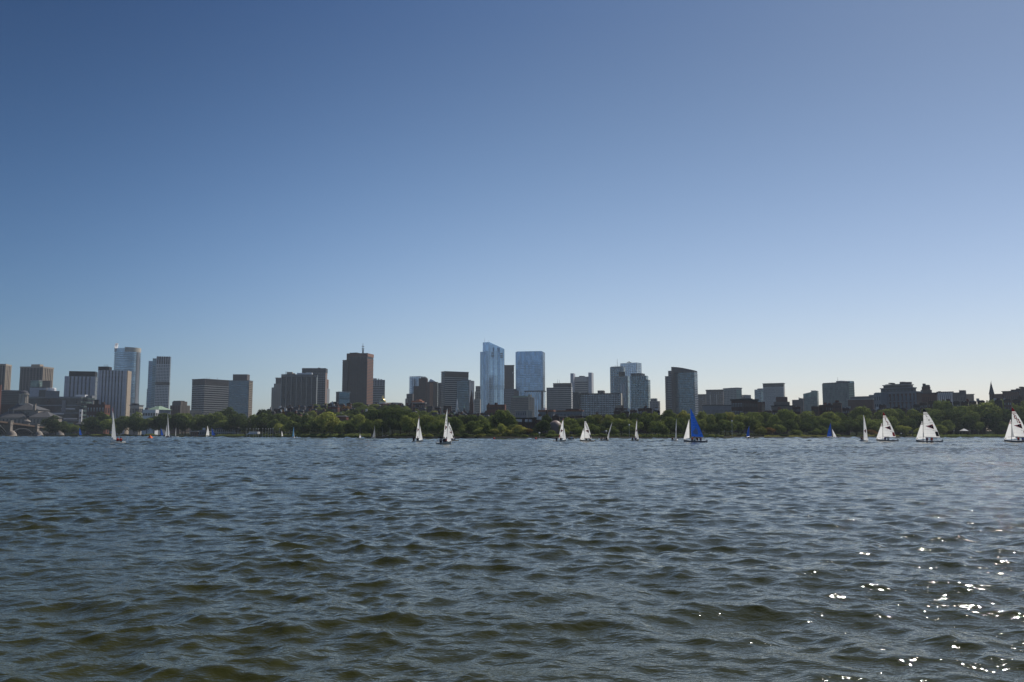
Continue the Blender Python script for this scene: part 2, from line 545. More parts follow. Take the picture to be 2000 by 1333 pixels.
class Bld:
    def __init__(s, name, label, cat, xl, xc, xr, yt, Y, body, ratio=1.0, depth=None, ybase=None, wall="wall", make=True, group=None):
        bx = tt(xc, yt)*Y
        g = gz(bx, Y)-0.6 if ybase is None else zz(ybase, Y)
        s.o = thing(name, label, cat, (bx, Y, g), group=group)
        s.g = g; s.Y = Y
        s.m = Block(s, xl, xc, xr, yt, Y, g, ratio, depth, M_(body), wall)
        s.blocks = [s.m]
        s.phi = s.m.phi
        if make: s.m.make()
    def add(s, xl, xc, xr, yt, yb, body, dY=3.0, depth=None, name="upper_block", make=True):
        z0 = s.g if yb is None else zz(yb, s.Y+dY)
        k = Block(s, xl, xc, xr, yt, s.Y+dY, z0, None, depth, M_(body), name, phi=s.phi)
        if make: k.make()
        return k
    def pole(s, px, y0, y1, r=0.35, m="steel", dY=6.0, name="antenna"):
        a = W(px, y0, s.Y+dY)-s.o.location; b = W(px, y1, s.Y+dY)-s.o.location
        return MB().tube([(b.x, b.y, a.z), (b.x, b.y, b.z)], [r, r*0.4], 5).build(name, M_(m), s.o)

# ---- far left cluster
b = Bld("apartment_tower", "tan balconied apartment tower cut off by the left edge of the photo", "building", -42, 11, 22.5, 713, 1700, "charcoal", ratio=1.6)
b.m.piers(9, 0.34, "brown_concrete"); b.m.piers(4, 0.42, "tan_concrete", 'R'); b.m.spandrels(17, 0.22, "charcoal"); b.m.cap("tan_concrete", 3)  # sunlit right side painted tan, shaded front painted brown
b = Bld("apartment_tower", "tan balconied apartment tower with a small rooftop box, left of the pale finned hospital", "building", 40, 84, 104.5, 718, 1690, "charcoal", ratio=1.4)
b.m.piers(7, 0.42, "brown_concrete"); b.m.piers(6, 0.45, "tan_concrete", 'R'); b.m.spandrels(16, 0.2, "brown_concrete", 'L'); b.m.cap("tan_concrete", 3)  # tan piers carry the sun on the right, brown ones the shaded front
k = b.add(61, 78, 85, 712, 718, "tan_concrete", dY=6, name="penthouse")
b = Bld("hospital_wing", "long low dark glass building behind the granite building with the cupola", "building", -30, 62, 62, 764.5, 1420, "dark_glass")
b.m.spandrels(5, 0.25, "dark_concrete"); b.m.cap("grey_concrete", 1.5)
b = Bld("glass_pavilion", "small pale green glass box on a rooftop in front of the tan tower", "building", 60, 76, 84, 743.5, 1400, "green_glass", ratio=1.2)
b.m.spandrels(5, 0.12, "teal_glass"); b.m.cap("grey_concrete", 1)
k = b.add(83, 99, 101, 744, None, "brown_concrete", dY=4, name="annex")
b = Bld("hospital_wing", "lilac grey hospital block with a dark curved recess and white drum on its roof", "building", 58, 90, 90, 758, 1380, "lilac_panel")
k = b.add(90, 116.5, 116.5, 764, None, "grey_concrete", dY=2, name="annex")
MB().prism([tuple(p) for p in b.m.pts(0.0)], 0, 1).build("roof_edge", M_("charcoal"), b.o, loc=(0, 0, b.m.z1-b.g+0.1))
c0 = W(100, 764, 1388)-b.o.location
MB().lathe([(7, 0), (7, 4.2), (6.4, 5), (0.1, 5.2)], 14, c0.x, c0.y).build("roof_drum", M_("white_panel"), b.o, loc=(0, 0, c0.z-0.3))
kk = MB(); b.m.fbox(kk, 'L', b.m.wL*0.02, b.m.wL*0.42, -0.1, 0.3, b.m.z1-b.g-15, b.m.z1-b.g-3.5); kk.build("window", M_("dark_glass"), b.o)

b = Bld("hospital_slab", "shorter of the two pale finned hospital slabs, with a dark rooftop plant floor", "building", 126.5, 187, 192, 736, 1340, "dark_glass", ratio=2.2)
b.m.piers(8, 0.62, "lilac_panel"); b.m.spandrels(13, 0.12, "mullion", lo=0.0, keep=True)
b.add(135, 186, 191, 726, 736, "charcoal", dY=5, name="plant_floor")
b = Bld("hospital_slab", "taller pale finned hospital slab with a dark plant room and thin flues on top", "building", 192, 248.5, 257, 724, 1290, "dark_glass", ratio=1.8)
b.m.piers(9, 0.60, "lilac_panel"); b.m.piers(1, 0.9, "tan_concrete", 'R', ends=False); b.m.spandrels(15, 0.12, "mullion", 'L', keep=True)
b.add(192, 213, 219, 716.5, 724, "charcoal", dY=4, name="plant_floor")
for x in (203.5, 205.5, 208, 210.5): b.pole(x, 717, 712, 0.3, name="flue")

# round glass tower with a swept fin
b = Bld("round_tower", "round glass tower with a white swept fin on its left edge", "building", 227, 250, 273, 682, 1750, "cyl_glass", make=False)
ctr = W(250, 682, 1770)-b.o.location
rad = (W(273, 682, 1770).x-W(227, 682, 1770).x)/2
H = zz(682, 1770)-b.g
MB().lathe([(rad*1.03, 0), (rad, H*0.97), (rad*0.985, H*0.972), (rad*0.985, H-0.2), (0.1, H)], 40, ctr.x, ctr.y).build("glass_drum", M_("cyl_glass"), b.o, smooth=False)
ringm = MB().lathe([(rad*1.03, 0), (rad*1.045, 0.05), (rad*1.045, 0.8), (rad*1.03, 0.85)], 40, ctr.x, ctr.y).mesh("floor_line", M_("mullion"))
for i in range(44): link("floor_line", ringm, b.o, (0, 0, H*(0.03+0.93*i/44)))
MB().lathe([(rad*0.99, H*0.955), (rad*1.03, H*0.96), (rad*1.03, H+1.5), (rad*0.99, H+1.5)], 40, ctr.x, ctr.y, -1.4, 1.0).build("crown_wall", M_("cream"), b.o)
MB().lathe([(rad*1.035, 0), (rad*1.06, 0.1), (rad*1.03, H*0.95), (rad*1.0, H*0.955)], 8, ctr.x, ctr.y, -0.38, 0.0).build("stone_strip", M_("grey_concrete"), b.o)
fin = MB()
prev = None
for j in range(9):
    a = math.pi*1.0+j*0.10
    zt = H+13*math.exp(-(j/4.2)**1.6)-1
    p = (ctr.x+rad*1.05*math.cos(a), ctr.y+rad*1.05*math.sin(a)); q = (ctr.x+rad*0.85*math.cos(a), ctr.y+rad*0.85*math.sin(a))
    if prev: fin.prism([prev[0], p, q, prev[1]], H*0.96, [prev[2], zt, zt, prev[2]])
    prev = (p, q, zt)
fin.build("swept_fin", M_("white_paint"), b.o)

# stacked tower
b = Bld("stacked_tower", "slender stepped tower with a white gridded face and a dark notch halfway up", "building", 306, 333, 334.5, 697, 1850, "dark_glass", ratio=2.0)
b.m.spandrels(31, 0.45, "white_panel", 'L', lo=0.0, hi=0.63, keep=True, joined=False); b.m.spandrels(12, 0.45, "white_panel", 'L', lo=0.67, hi=0.9, keep=True)
b.m.piers(9, 0.2, "white_panel", 'L', lo=0.0, hi=0.63, name="mullion"); b.m.piers(9, 0.2, "white_panel", 'L', lo=0.67, hi=0.86, name="mullion"); b.m.piers(6, 0.3, "lilac_panel", 'L', lo=0.86, hi=1.0, name="fin")
kk = MB(); b.m.fbox(kk, 'L', -0.5, b.m.wL*0.8, -0.1, 0.9, *b.m.zr(0.634, 0.667)); kk.build("notch_floor", M_("charcoal"), b.o)
k = b.add(298.5, 306.5, 306.5, 700.5, None, "teal_glass", dY=6, name="middle_slab"); k.spandrels(24, 0.14, "mullion", 'L')
k = b.add(290.5, 299, 299, 705.5, None, "deep_blue_glass", dY=10, name="rear_slab"); k.spandrels(22, 0.14, "mullion", 'L')
k = b.add(287, 291, 291, 760, None, "teal_glass", dY=12, name="low_slab")

# low buildings left of the big slab
b = Bld("office_block", "cream low block with dark upper windows at the foot of the round tower", "building", 254, 272, 280, 792, 1180, "cream", ratio=1.6)
b.m.windows(1, 6, 0.7, 0.7, lo=0.72, hi=0.92); b.m.windows(1, 2, 0.7, 0.7, face='R', lo=0.72, hi=0.92); b.m.cap("grey_concrete", 0.8)
b.add(257, 268, 272, 788.5, 792, "charcoal", dY=4, name="plant_room")
b = Bld("hospital_clinic", "low white block with two rows of dark windows in front of the green hipped roof", "building", 278.5, 304, 310.5, 800.5, 1090, "white_panel", ratio=2.0)
b.m.windows(2, 5, 0.78, 0.4, lo=0.42, hi=0.95); b.m.windows(2, 2, 0.7, 0.4, face='R', lo=0.42, hi=0.95)
b.add(283, 289, 291, 797, 800.5, "grey_roof", dY=4, name="plant_room")
b = Bld("school_hall", "grey hall under a pale green hipped copper roof", "building", 287, 310, 334, 800.5, 1130, "grey_concrete", ratio=1.0)
p = b.m.pts(1.0); cx_ = sum(v[0] for v in p)/4; cy_ = sum(v[1] for v in p)/4
hr = zz(793, 1130)-zz(800.5, 1130)
MB().prism(p, 0, hr, top=[(cx_+(v[0]-cx_)*0.18, cy_+(v[1]-cy_)*0.18) for v in p]).build("roof", M_("copper_green"), b.o, loc=(0, 0, b.m.z1-b.g))
b.m.windows(1, 9, 0.5, 0.4, lo=0.6, hi=0.95); b.m.windows(1, 9, 0.5, 0.4, face='R', lo=0.6, hi=0.95)
b = Bld("stone_tower_block", "stepped brown stone block with tall ribbed windows between green roof and long tower slab", "building", 333, 352, 371, 792, 1210, "brown_concrete", ratio=1.2)
k = b.add(336.5, 353, 365.5, 784.5, 792, "brown_concrete", dY=4, name="upper_block")
k.piers(4, 0.5, "tan_concrete", 'R'); b.m.piers(7, 0.5, "tan_concrete", 'R'); b.m.piers(6, 0.5, "brown_brick", 'L')
k2 = b.add(338.5, 352, 361, 783, 785, "brown_concrete", dY=8, name="upper_block")
b = Bld("stone_wing", "low cream stone wing with narrow windows right of the stepped stone block", "building", 371, 395, 395, 802, 1200, "tan_concrete")
b.m.windows(1, 9, 0.35, 0.8, lo=0.3, hi=0.95)

# large government slab
b = Bld("government_slab", "long horizontally banded government slab with vertical ribs along its top", "building", 376, 400, 447.5, 741, 1480, "dark_glass", ratio=0.6)
for f in 'LR':
    b.m.piers(10 if f == 'L' else 18, 0.25, "brown_concrete", f, lo=0.0, hi=0.885, name="pier", p=0.3)
    b.m.piers(12 if f == 'L' else 22, 0.62, "brown_concrete", f, lo=0.9, hi=1.0, name="rib")
b.m.spandrels(22, 0.42, "pale_concrete", hi=0.89, p=0.6, keep=True); b.m.cap("brown_concrete", 1.5)
b = Bld("government_slab", "grey-green gridded office slab with a solid box on its roof", "building", 447.5, 486.5, 493.5, 744, 1440, "teal_glass", ratio=2.0)
b.m.piers(16, 0.3, "grey_concrete", 'L', p=0.3); b.m.spandrels(17, 0.32, "grey_concrete", 'L'); b.m.spandrels(17, 0.5, "tan_concrete", 'R'); b.m.piers(4, 0.2, "tan_concrete", 'R')  # right bands coloured tan for the sunlight falling on them
b.add(455, 483, 488, 731.5, 743, "brown_concrete", dY=4, name="roof_box")
b.m.cap("grey_concrete", 1.2)
for x in (404, 409, 425): b.pole(x, 741, 737.5, 0.3, name="flue")

# tan stepped courthouse + dark striped slab
b = Bld("stepped_tower", "tan stone stepped tower partly hidden by the dark striped slab", "building", 530.5, 552, 552, 757.5, 1700, "tan_concrete")
b.m.piers(6, 0.6, "limestone"); 
k = b.add(535, 552, 552, 750, 757.5, "tan_concrete", dY=4); k.piers(5, 0.6, "limestone")
k = b.add(538.5, 552, 552, 739, 750, "brown_concrete", dY=8); k.cap("tan_concrete", 1.5)
b = Bld("striped_slab", "dark government slab with thin white vertical stripes and tan rooftop boxes", "building", 549.5, 619, 620.5, 732, 1450, "smoke_glass", ratio=3.0)
b.m.piers(7, 0.10, "pale_concrete", 'L', name="stripe", hi=0.94); b.m.spandrels(19, 0.3, "charcoal", 'L', hi=0.94, p=0.2)
kk = MB(); b.m.fbox(kk, 'L', -0.6, b.m.wL, -0.1, 0.7, *b.m.zr(0.943, 0.998)); kk.build("top_band", M_("brown_concrete"), b.o)
b.m.piers(28, 0.4, "grey_concrete", 'L', lo=0.945, hi=0.995, p=0.9, name="louvre")
b.add(560, 571, 571, 727, 732, "tan_concrete", dY=6, name="roof_box"); b.add(571.5, 576, 576, 729.5, 732, "tan_concrete", dY=8, name="roof_box")
b.add(580, 598, 598, 729, 732, "white_panel", dY=6, name="roof_box"); b.add(598, 609.5, 609.5, 728, 732, "white_panel", dY=7, name="roof_box")
b.pole(558.5, 732, 725, 0.5)
b = Bld("office_tower", "dark grey banded tower rising behind the striped slab, coloured red-lit on its right edge", "building", 590, 636, 639.5, 719.5, 1600, "smoke_glass", ratio=2.4)
b.m.spandrels(19, 0.4, "grey_concrete", 'L', hi=0.915); b.m.spandrels(19, 0.45, "red_lit_face", 'R', hi=0.915); b.m.piers(9, 0.16, "charcoal", 'L', hi=0.915, p=0.45)  # red sunlight on the right edge is put into the band colour
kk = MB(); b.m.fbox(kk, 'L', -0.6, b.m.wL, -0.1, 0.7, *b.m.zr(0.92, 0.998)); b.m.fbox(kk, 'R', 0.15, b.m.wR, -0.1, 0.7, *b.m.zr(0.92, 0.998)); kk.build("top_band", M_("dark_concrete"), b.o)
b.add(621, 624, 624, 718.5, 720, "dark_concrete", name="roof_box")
b.add(600, 637.5, 642, 741, None, "brown_granite", dY=12, name="lower_shoulder").spandrels(14, 0.4, "red_lit_face", 'R')
b.add(600, 639, 644, 759, None, "grey_concrete", dY=20, name="lower_shoulder")

# brown tower with mast
b = Bld("brown_tower", "tall dark brown granite tower with a right side coloured red-lit and a mast", "building", 670, 717.5, 729.5, 703.5, 1420, "smoke_glass", ratio=1.6, make=False)
b.m.z1 = zz(690, 1420)
full = b.m
xx = b.add(677.5, 717.5, 729.5, 690, None, "smoke_glass", dY=0, name="wall")
lowp = b.add(669.5, 679, 679, 703.5, None, "smoke_glass", dY=2.2, name="left_shoulder", depth=30)
xx.spandrels(45, 0.45, "brown_granite", 'L', hi=0.915, keep=True); xx.spandrels(40, 0.5, "red_lit_face", 'R', hi=0.915, keep=True)  # right side's red light is in the colour of its bands
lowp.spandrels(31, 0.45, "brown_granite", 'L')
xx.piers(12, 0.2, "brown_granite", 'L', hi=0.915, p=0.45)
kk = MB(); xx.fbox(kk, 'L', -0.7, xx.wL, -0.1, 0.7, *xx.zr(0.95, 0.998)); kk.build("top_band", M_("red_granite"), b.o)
kk = MB(); xx.fbox(kk, 'R', 0.15, xx.wR, -0.1, 0.71, *xx.zr(0.95, 0.998)); kk.build("top_band", M_("red_lit_face"), b.o)
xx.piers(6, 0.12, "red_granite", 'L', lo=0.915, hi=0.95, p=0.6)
b.add(683, 698, 698, 689, 691, "dark_concrete", dY=6, name="roof_box")
b.pole(709, 690, 671, 0.7, name="mast"); b.pole(709, 690, 680, 1.6, name="mast_base")
for yy in (681, 684, 677):
    a = W(709, yy, 1426)-b.o.location
    MB().box(a.x-2, a.x+2, a.y-1, a.y+1, a.z-0.35, a.z+0.35).build("mast_arm", M_("steel"), b.o)
b = Bld("office_tower", "grey banded tower with a notched top just right of the brown tower", "building", 726, 752, 752, 742.5, 1750, "dark_glass")
b.m.spandrels(20, 0.5, "grey_concrete", 'L'); b.m.piers(5, 0.45, "grey_concrete", 'L', lo=0.85, hi=1.0, p=0.8)
for x0, x1, y in ((729, 736, 739.5), (738.5, 741, 740), (743, 746.5, 741)): b.add(x0, x1, x1, y, 743, "grey_concrete", dY=5, name="roof_box", depth=14)
b = Bld("glass_office", "small teal glass office left of the brown tower's foot", "building", 657, 662.5, 683, 766, 1250, "teal_glass", ratio=0.5)
b.m.spandrels(5, 0.14, "mullion"); b.m.cap("pale_concrete", 1)
kk = MB(); b.m.fbox(kk, 'L', -0.2, b.m.wL, -0.1, 0.5, 0.5, b.m.z1-b.g-0.5); kk.build("stone_side", M_("brown_concrete"), b.o)

# State house dome
b = Bld("domed_statehouse", "brick hall with a shining gold dome and small lantern on the hilltop", "building", 736, 748, 760, 789, 1010, "brick", ratio=1.0)
c0 = W(747.3, 789, 1018)-b.o.location
rd = (W(754, 785, 1018).x-W(740.5, 785, 1018).x)/2
MB().lathe([(rd*1.08, 0), (rd*1.08, 1.5)], 20, c0.x, c0.y).build("drum", M_("white_paint"), b.o, loc=(0, 0, c0.z))
MB().lathe([(rd*math.cos(a), rd*1.15*math.sin(a)) for a in [i*math.pi/2/10 for i in range(10)]]+[(0.8, rd*1.15)], 24, c0.x, c0.y).build("dome", M_("gold"), b.o, loc=(0, 0, c0.z+1.5), smooth=True)
MB().lathe([(0.9, 0), (0.9, 2.4), (1.1, 2.5), (0.7, 3.2), (0.2, 4.2), (0.05, 5.2)], 10, c0.x, c0.y).build("lantern", M_("gold"), b.o, loc=(0, 0, c0.z+1.5+rd*1.12))
b.add(750, 770, 770, 786.5, None, "pale_concrete", dY=8, name="wing")

# group right of the dome
b = Bld("glass_tower", "pale blue glass tower behind the dark stepped brick apartments", "building", 800, 821, 831.5, 735, 1900, "pale_glass", ratio=1.3)
b.m.spandrels(16, 0.14, "mullion"); b.m.piers(5, 0.08, "white_panel", 'L', name="mullion")
b.add(800.3, 804, 804, 739.5, None, "pale_glass", dY=-3, name="side_bay", depth=6).spandrels(15, 0.2, "white_panel", 'L')
b = Bld("brick_apartments", "dark brown stepped apartment tower in front of the pale glass tower", "building", 818, 834, 836, 739.5, 1500, "dark_brick", ratio=1.8)
b.m.windows(16, 5, 0.4, 0.4, m="smoke_glass"); b.m.spandrels(16, 0.15, "brown_brick", 'L', p=0.25)
k = b.add(807.5, 818.5, 818.5, 754.5, None, "dark_brick", dY=2, name="lower_wing"); k.windows(12, 4, 0.4, 0.4, m="smoke_glass")
b.add(822, 831, 831, 737, 740, "charcoal", dY=5, name="roof_box")
b = Bld("brick_apartments", "red-brown apartment tower with a white peaked cap, painted sunlit at its middle", "building", 832, 846.5, 855, 746, 1480, "brown_brick", ratio=1.6)
kk = MB(); b.m.fbox(kk, 'L', 0.2, b.m.wL*0.38, -0.1, 2.0, 0, b.m.z1-b.g-2); kk.build("sun_painted_bay", M_("orange_brick"), b.o)  # orange brick paints the sunlight onto this bay
b.m.spandrels(15, 0.35, "brown_brick", p=0.5); b.m.windows(14, 2, 0.5, 0.5, face='R', m="smoke_glass")
a = W(843, 746, 1486)-b.o.location
MB().prism([(a.x-5, a.y-4), (a.x+7, a.y-4), (a.x+7, a.y+4), (a.x-5, a.y+4)], 0, 4.5, top=[(a.x-2, a.y-1), (a.x-1, a.y-1), (a.x-1, a.y+1), (a.x-2, a.y+1)]).build("peaked_cap", M_("white_paint"), b.o, loc=(0, 0, a.z))
b = Bld("stone_block", "low tan stone block on the hill left of the dark stepped apartments", "building", 794, 806, 808, 769.5, 1300, "brown_concrete", ratio=2)
b.m.windows(4, 5, 0.5, 0.5); b.add(791.5, 796, 796, 779, None, "tan_concrete", dY=-2, name="low_wing", depth=8)
b = Bld("office_tower", "narrow dark tower slot left of the brown banded slab", "building", 855.5, 863, 863, 748, 1650, "smoke_glass")
b.m.spandrels(14, 0.3, "dark_concrete", 'L')
b = Bld("banded_slab", "broad brown banded office slab with thin pale floor lines", "building", 862, 869, 915, 726, 1500, "smoke_glass", ratio=0.35)
b.m.spandrels(24, 0.25, "pale_concrete", 'R', hi=0.895, keep=True); b.m.spandrels(26, 0.3, "grey_concrete", 'L', hi=0.96)
kk = MB(); b.m.fbox(kk, 'R', -0.5, b.m.wR, -0.1, 0.6, *b.m.zr(0.905, 0.998)); kk.build("top_band", M_("brown_granite"), b.o); b.m.cap("grey_concrete", 1)
b = Bld("glass_tower", "dark teal glass tower overlapping the right half of the brown banded slab", "building", 893, 916.5, 926, 743.5, 1400, "teal_glass", ratio=1.5)
b.m.spandrels(22, 0.2, "dark_concrete"); b.m.piers(10, 0.16, "dark_concrete", 'L', p=0.5); b.m.piers(4, 0.3, "lilac_panel", 'R', p=0.5)
b.add(901, 915, 920, 742, 744, "grey_concrete", dY=6, name="roof_box")
b = Bld("stone_tower", "tan stone tower with setbacks squeezed left of the tall slanted glass tower", "building", 927.5, 938.5, 938.5, 765, 1600, "tan_concrete")
k = b.add(929, 938.5, 938.5, 754.5, 765, "tan_concrete", dY=4); k.windows(3, 3, 0.5, 0.6); b.m.windows(9, 3, 0.4, 0.55)
b = Bld("stone_office", "cream gridded stone office block at the foot of the slanted glass tower", "building", 926, 937.5, 939, 780, 1350, "limestone", ratio=2)
b.m.windows(4, 3, 0.6, 0.6)

# tall slanted glass tower
Yt = 1900
b = Bld("slanted_glass_tower", "tallest tower, blue glass with a slanted top and dark notches near it", "building", 938, 955.5, 985, 686, Yt, "blue_glass", ratio=0.7, make=False)
b.m.make()
oz = b.g
k = b.add(943, 955.7, 985, 668, 686, "blue_glass", dY=1.2, name="slanted_top", make=False)
pp = k.pts(0.0)
zA, zB, zC = zz(667.5, Yt), zz(668.5, Yt), zz(681, Yt+20)
MB().prism(pp, k.z0-oz-1, [zA-oz, zB-oz, zC-oz, zC-oz+4]).build("slanted_top", M_("blue_glass"), b.o)
fm = b.m
for a in (0.29, 0.58, 0.66):
    kk = MB(); fm.fbox(kk, 'R', fm.wR*a, fm.wR*(a+0.035), -0.1, 0.7, 0, zz(673, Yt)-oz-5); kk.build("vertical_groove", M_("deep_blue_glass"), b.o)
kk = MB(); fm.fbox(kk, 'L', 0.0, 1.2, -0.1, 0.7, 0, zB-oz-1); kk.build("corner_fin", M_("pale_glass"), b.o)
kk = MB(); fm.fbox(kk, 'L', fm.wL*0.45, fm.wL*0.6, -0.1, 0.6, 0, fm.z1-oz-1); kk.build("vertical_groove", M_("deep_blue_glass"), b.o)
for y0, y1 in ((688.5, 690.5), (692.5, 694.5), (696, 697.5)):
    for a0, a1 in ((0.16, 0.30), (0.74, 0.88)):
        kk = MB(); fm.fbox(kk, 'R', fm.wR*a0, fm.wR*a1, -0.1, 1.0, zz(y1, Yt)-oz, zz(y0, Yt)-oz); kk.build("balcony_slot", M_("charcoal"), b.o)
fm.spandrels(46, 0.12, "mullion", p=0.25, lo=0, hi=1.0)
fm.piers(9, 0.06, "mullion", 'R', p=0.35, name="mullion"); fm.piers(6, 0.06, "mullion", 'L', p=0.35, name="mullion")
k.piers(9, 0.06, "mullion", 'R', p=0.35, name="mullion", hi=0.3)
b.pole(946.5, 668, 660, 0.3); b.pole(954.5, 668, 665, 0.3)

b = Bld("brown_slab_tower", "narrow dark brown tower between the two big blue glass towers", "building", 985.3, 1004, 1004, 714, 1800, "brown_granite")
b.m.piers(12, 0.4, "smoke_glass", 'L', joined=True); b.m.cap("dark_concrete", 1)
kk = MB(); b.m.fbox(kk, 'L', 1.5, 3.0, -0.1, 0.4, b.m.z1-b.g-17, b.m.z1-b.g-14); kk.build("louvre", M_("white_panel"), b.o)
b = Bld("grey_office", "grey gridded office block at the foot of the narrow brown tower", "building", 984, 1010, 1010, 760, 1500, "dark_glass")
b.m.piers(12, 0.45, "grey_concrete", 'L'); b.m.spandrels(11, 0.35, "grey_concrete", 'L')
k = b.add(1004, 1013.5, 1013.5, 763.5, None, "brown_concrete", dY=-4, name="side_block", depth=12)

# rounded wide glass tower
Yt = 1750
b = Bld("blue_glass_tower", "wide blue glass tower with rounded shoulders and a fine grid", "building", 1007, 1060, 1064, 687, Yt, "deep_blue_glass", ratio=2.0)
b.m.spandrels(30, 0.13, "mullion", hi=0.86, p=0.25); b.m.piers(18, 0.08, "mullion", 'L', p=0.35, name="mullion"); b.m.piers(3, 0.1, "mullion", 'R', p=0.35, name="mullion")
b.m.piers(9, 0.12, "deep_blue_glass", 'L', lo=0.88, p=0.8, name="fin")
b.add(1009, 1058, 1062, 686, 688, "deep_blue_glass", dY=3, name="crown")
b = Bld("striped_tower", "slim blue and white striped tower front below the wide blue glass tower", "building", 1025, 1061.5, 1065.5, 764.5, 1500, "deep_blue_glass", ratio=2.5)
b.m.piers(11, 0.3, "white_panel", 'L'); b.m.cap("dark_concrete", 2)
kk = MB(); b.m.fbox(kk, 'L', 0.2, b.m.wL*0.12, -0.1, 0.9, 0, b.m.z1-b.g-1); kk.build("dark_side", M_("brown_concrete"), b.o)
b = Bld("hotel_block", "pale stone block with arched green roof and stepped sunlit gable on its right", "building", 998, 1032, 1043, 776, 1250, "brown_concrete", ratio=2.0)
b.m.windows(7, 14, 0.45, 0.45, joined=True); b.m.spandrels(7, 0.16, "limestone", 'L', p=0.2)
b.m.piers(4, 0.4, "limestone", 'R'); b.m.spandrels(6, 0.3, "limestone", 'R')
b.add(1001, 1029, 1036, 773.5, 777, "copper_green", dY=4, name="roof")
b.add(1031, 1036, 1039, 771, 777, "limestone", dY=3, name="gable")
b = Bld("stone_house", "narrow grey stone building with cream window bays left of the brown brick rows", "building", 1007, 1028, 1039, 802, 900, "grey_concrete", ratio=2)
b.m.windows(3, 6, 0.3, 0.5); b.m.piers(4, 0.4, "cream", 'R'); b.m.cap("cream", 0.8)
b = Bld("dark_office_slab", "dark banded office slab with two mast stubs, left of the white twin-pillar tower", "building", 1067.5, 1115.5, 1118, 757, 1450, "smoke_glass", ratio=2.6)
b.m.spandrels(22, 0.3, "pale_concrete", 'L', keep=True); b.m.spandrels(19, 0.5, "white_panel", 'R')
k = b.add(1080.5, 1115.5, 1117.5, 748.5, 757, "smoke_glass", dY=0.5); k.spandrels(2, 0.4, "brown_granite", 'L')
b.pole(1089, 749, 741, 0.3); b.pole(1092.5, 749, 742, 0.3)

# twin-pillar white tower
b = Bld("twin_pillar_tower", "white tower whose two end pillars rise above a striped middle", "building", 1120, 1148, 1152, 736, 1950, "pale_concrete", ratio=1.6)
b.m.spandrels(5, 0.5, "dark_concrete", 'L', lo=0.72, hi=0.91, keep=True)
b.add(1114, 1120, 1123.5, 729.5, None, "lilac_panel", dY=-3, name="end_pillar")
b.add(1149, 1155, 1158.8, 728, None, "lilac_panel", dY=-3, name="end_pillar").piers(1, 1.0, "white_paint", 'R', ends=False)  # white right face stands in for sunlight on the pillar
b.add(1131, 1140, 1140, 734.5, 737, "dark_concrete", name="roof_box")

b = Bld("long_grid_block", "long grey-green gridded apartment block with a small roof box above the trees", "building", 1130, 1212, 1214.5, 768, 1150, "dark_glass", ratio=3.5)
b.m.windows(20, 24, 0.66, 0.45, m="pale_panes", hi=0.97, p=0.2); b.m.piers(14, 0.12, "grey_concrete", 'L', p=0.5); b.m.piers(1, 0.96, "cream", 'R', ends=False)  # right end coloured cream as if in the sun
b.add(1167, 1179, 1179, 763, 768, "brown_concrete", dY=5, name="roof_box"); b.add(1134, 1148, 1148, 767, 769, "grey_roof", dY=5, name="roof_box")
k = b.add(1118.5, 1130.5, 1130.5, 766.5, None, "smoke_glass", dY=3, name="dark_end"); k.spandrels(10, 0.3, "dark_concrete", 'L')
b = Bld("stone_end", "cream stone stub right of the long gridded block", "building", 1214, 1218.5, 1218.5, 778, 1300, "tan_concrete", depth=14)

b = Bld("rounded_tower", "grey tower with a rounded top corner and tall antenna, left of the pale blue tower", "building", 1191.5, 1218, 1221, 717, 1850, "teal_glass", ratio=2)
b.m.spandrels(22, 0.3, "grey_concrete"); b.m.piers(6, 0.2, "grey_concrete", 'L'); b.add(1193, 1216, 1220, 716, 718, "grey_roof", dY=3, name="crown")
b.pole(1205.5, 717, 701, 0.5)
for x in (1201, 1203, 1208.5, 1211): b.pole(x, 717, 713, 0.3)
b = Bld("pale_blue_tower", "pale blue glass tower standing tallest behind the grey stepped towers", "building", 1211.5, 1243, 1252.5, 708.5, 2100, "pale_glass", ratio=1.8)
b.m.spandrels(26, 0.12, "mullion", p=0.25); b.m.piers(8, 0.06, "mullion", 'L', p=0.3, name="mullion"); b.m.piers(3, 0.08, "mullion", 'R', p=0.3, name="mullion")
a = W(1229, 707.5, 2110)-b.o.location
MB().box(a.x-6, a.x+5, a.y-1, a.y+1, a.z-1.5, a.z-0.3).box(a.x-2, a.x+1, a.y-1.2, a.y+1.2, a.z-0.2, a.z+1.2).build("roof_crane", M_("charcoal"), b.o)
b = Bld("stepped_office_tower", "grey stepped tower with pale ribs in front of the pale blue tower", "building", 1200, 1226, 1229.5, 735, 1500, "teal_glass", ratio=2.5)
b.m.piers(8, 0.4, "grey_concrete", 'L'); b.m.spandrels(18, 0.3, "grey_concrete", 'L', p=0.4)
k = b.add(1208.5, 1220, 1221, 726.5, 735, "dark_concrete", dY=3); k.piers(5, 0.3, "charcoal", 'L')
for x in (1214.5, 1218.5): 
    aa = (b.m.B-Vector((0, 0))); 
    kk = MB(); f0 = (1226-x)/26.0; b.m.fbox(kk, 'L', b.m.wL*(f0-0.05), b.m.wL*(f0+0.05), -0.1, 1.4, 0, (b.m.z1-b.g)*0.86); kk.build("rib", M_("lilac_panel"), b.o)
b = Bld("crowned_tower", "dark teal tower with a stepped crown left of the gap in the skyline", "building", 1231.5, 1266, 1270, 742, 1450, "teal_glass", ratio=2.4)
b.m.spandrels(20, 0.2, "dark_concrete"); b.m.piers(11, 0.16, "dark_concrete", 'L')
k = b.add(1231.5, 1262, 1266, 734, 742, "teal_glass", dY=2); k.piers(9, 0.3, "dark_concrete", 'L')
k = b.add(1232, 1252, 1259.5, 729, 734, "dark_concrete", dY=4, name="crown"); k.piers(7, 0.3, "grey_concrete", 'L')
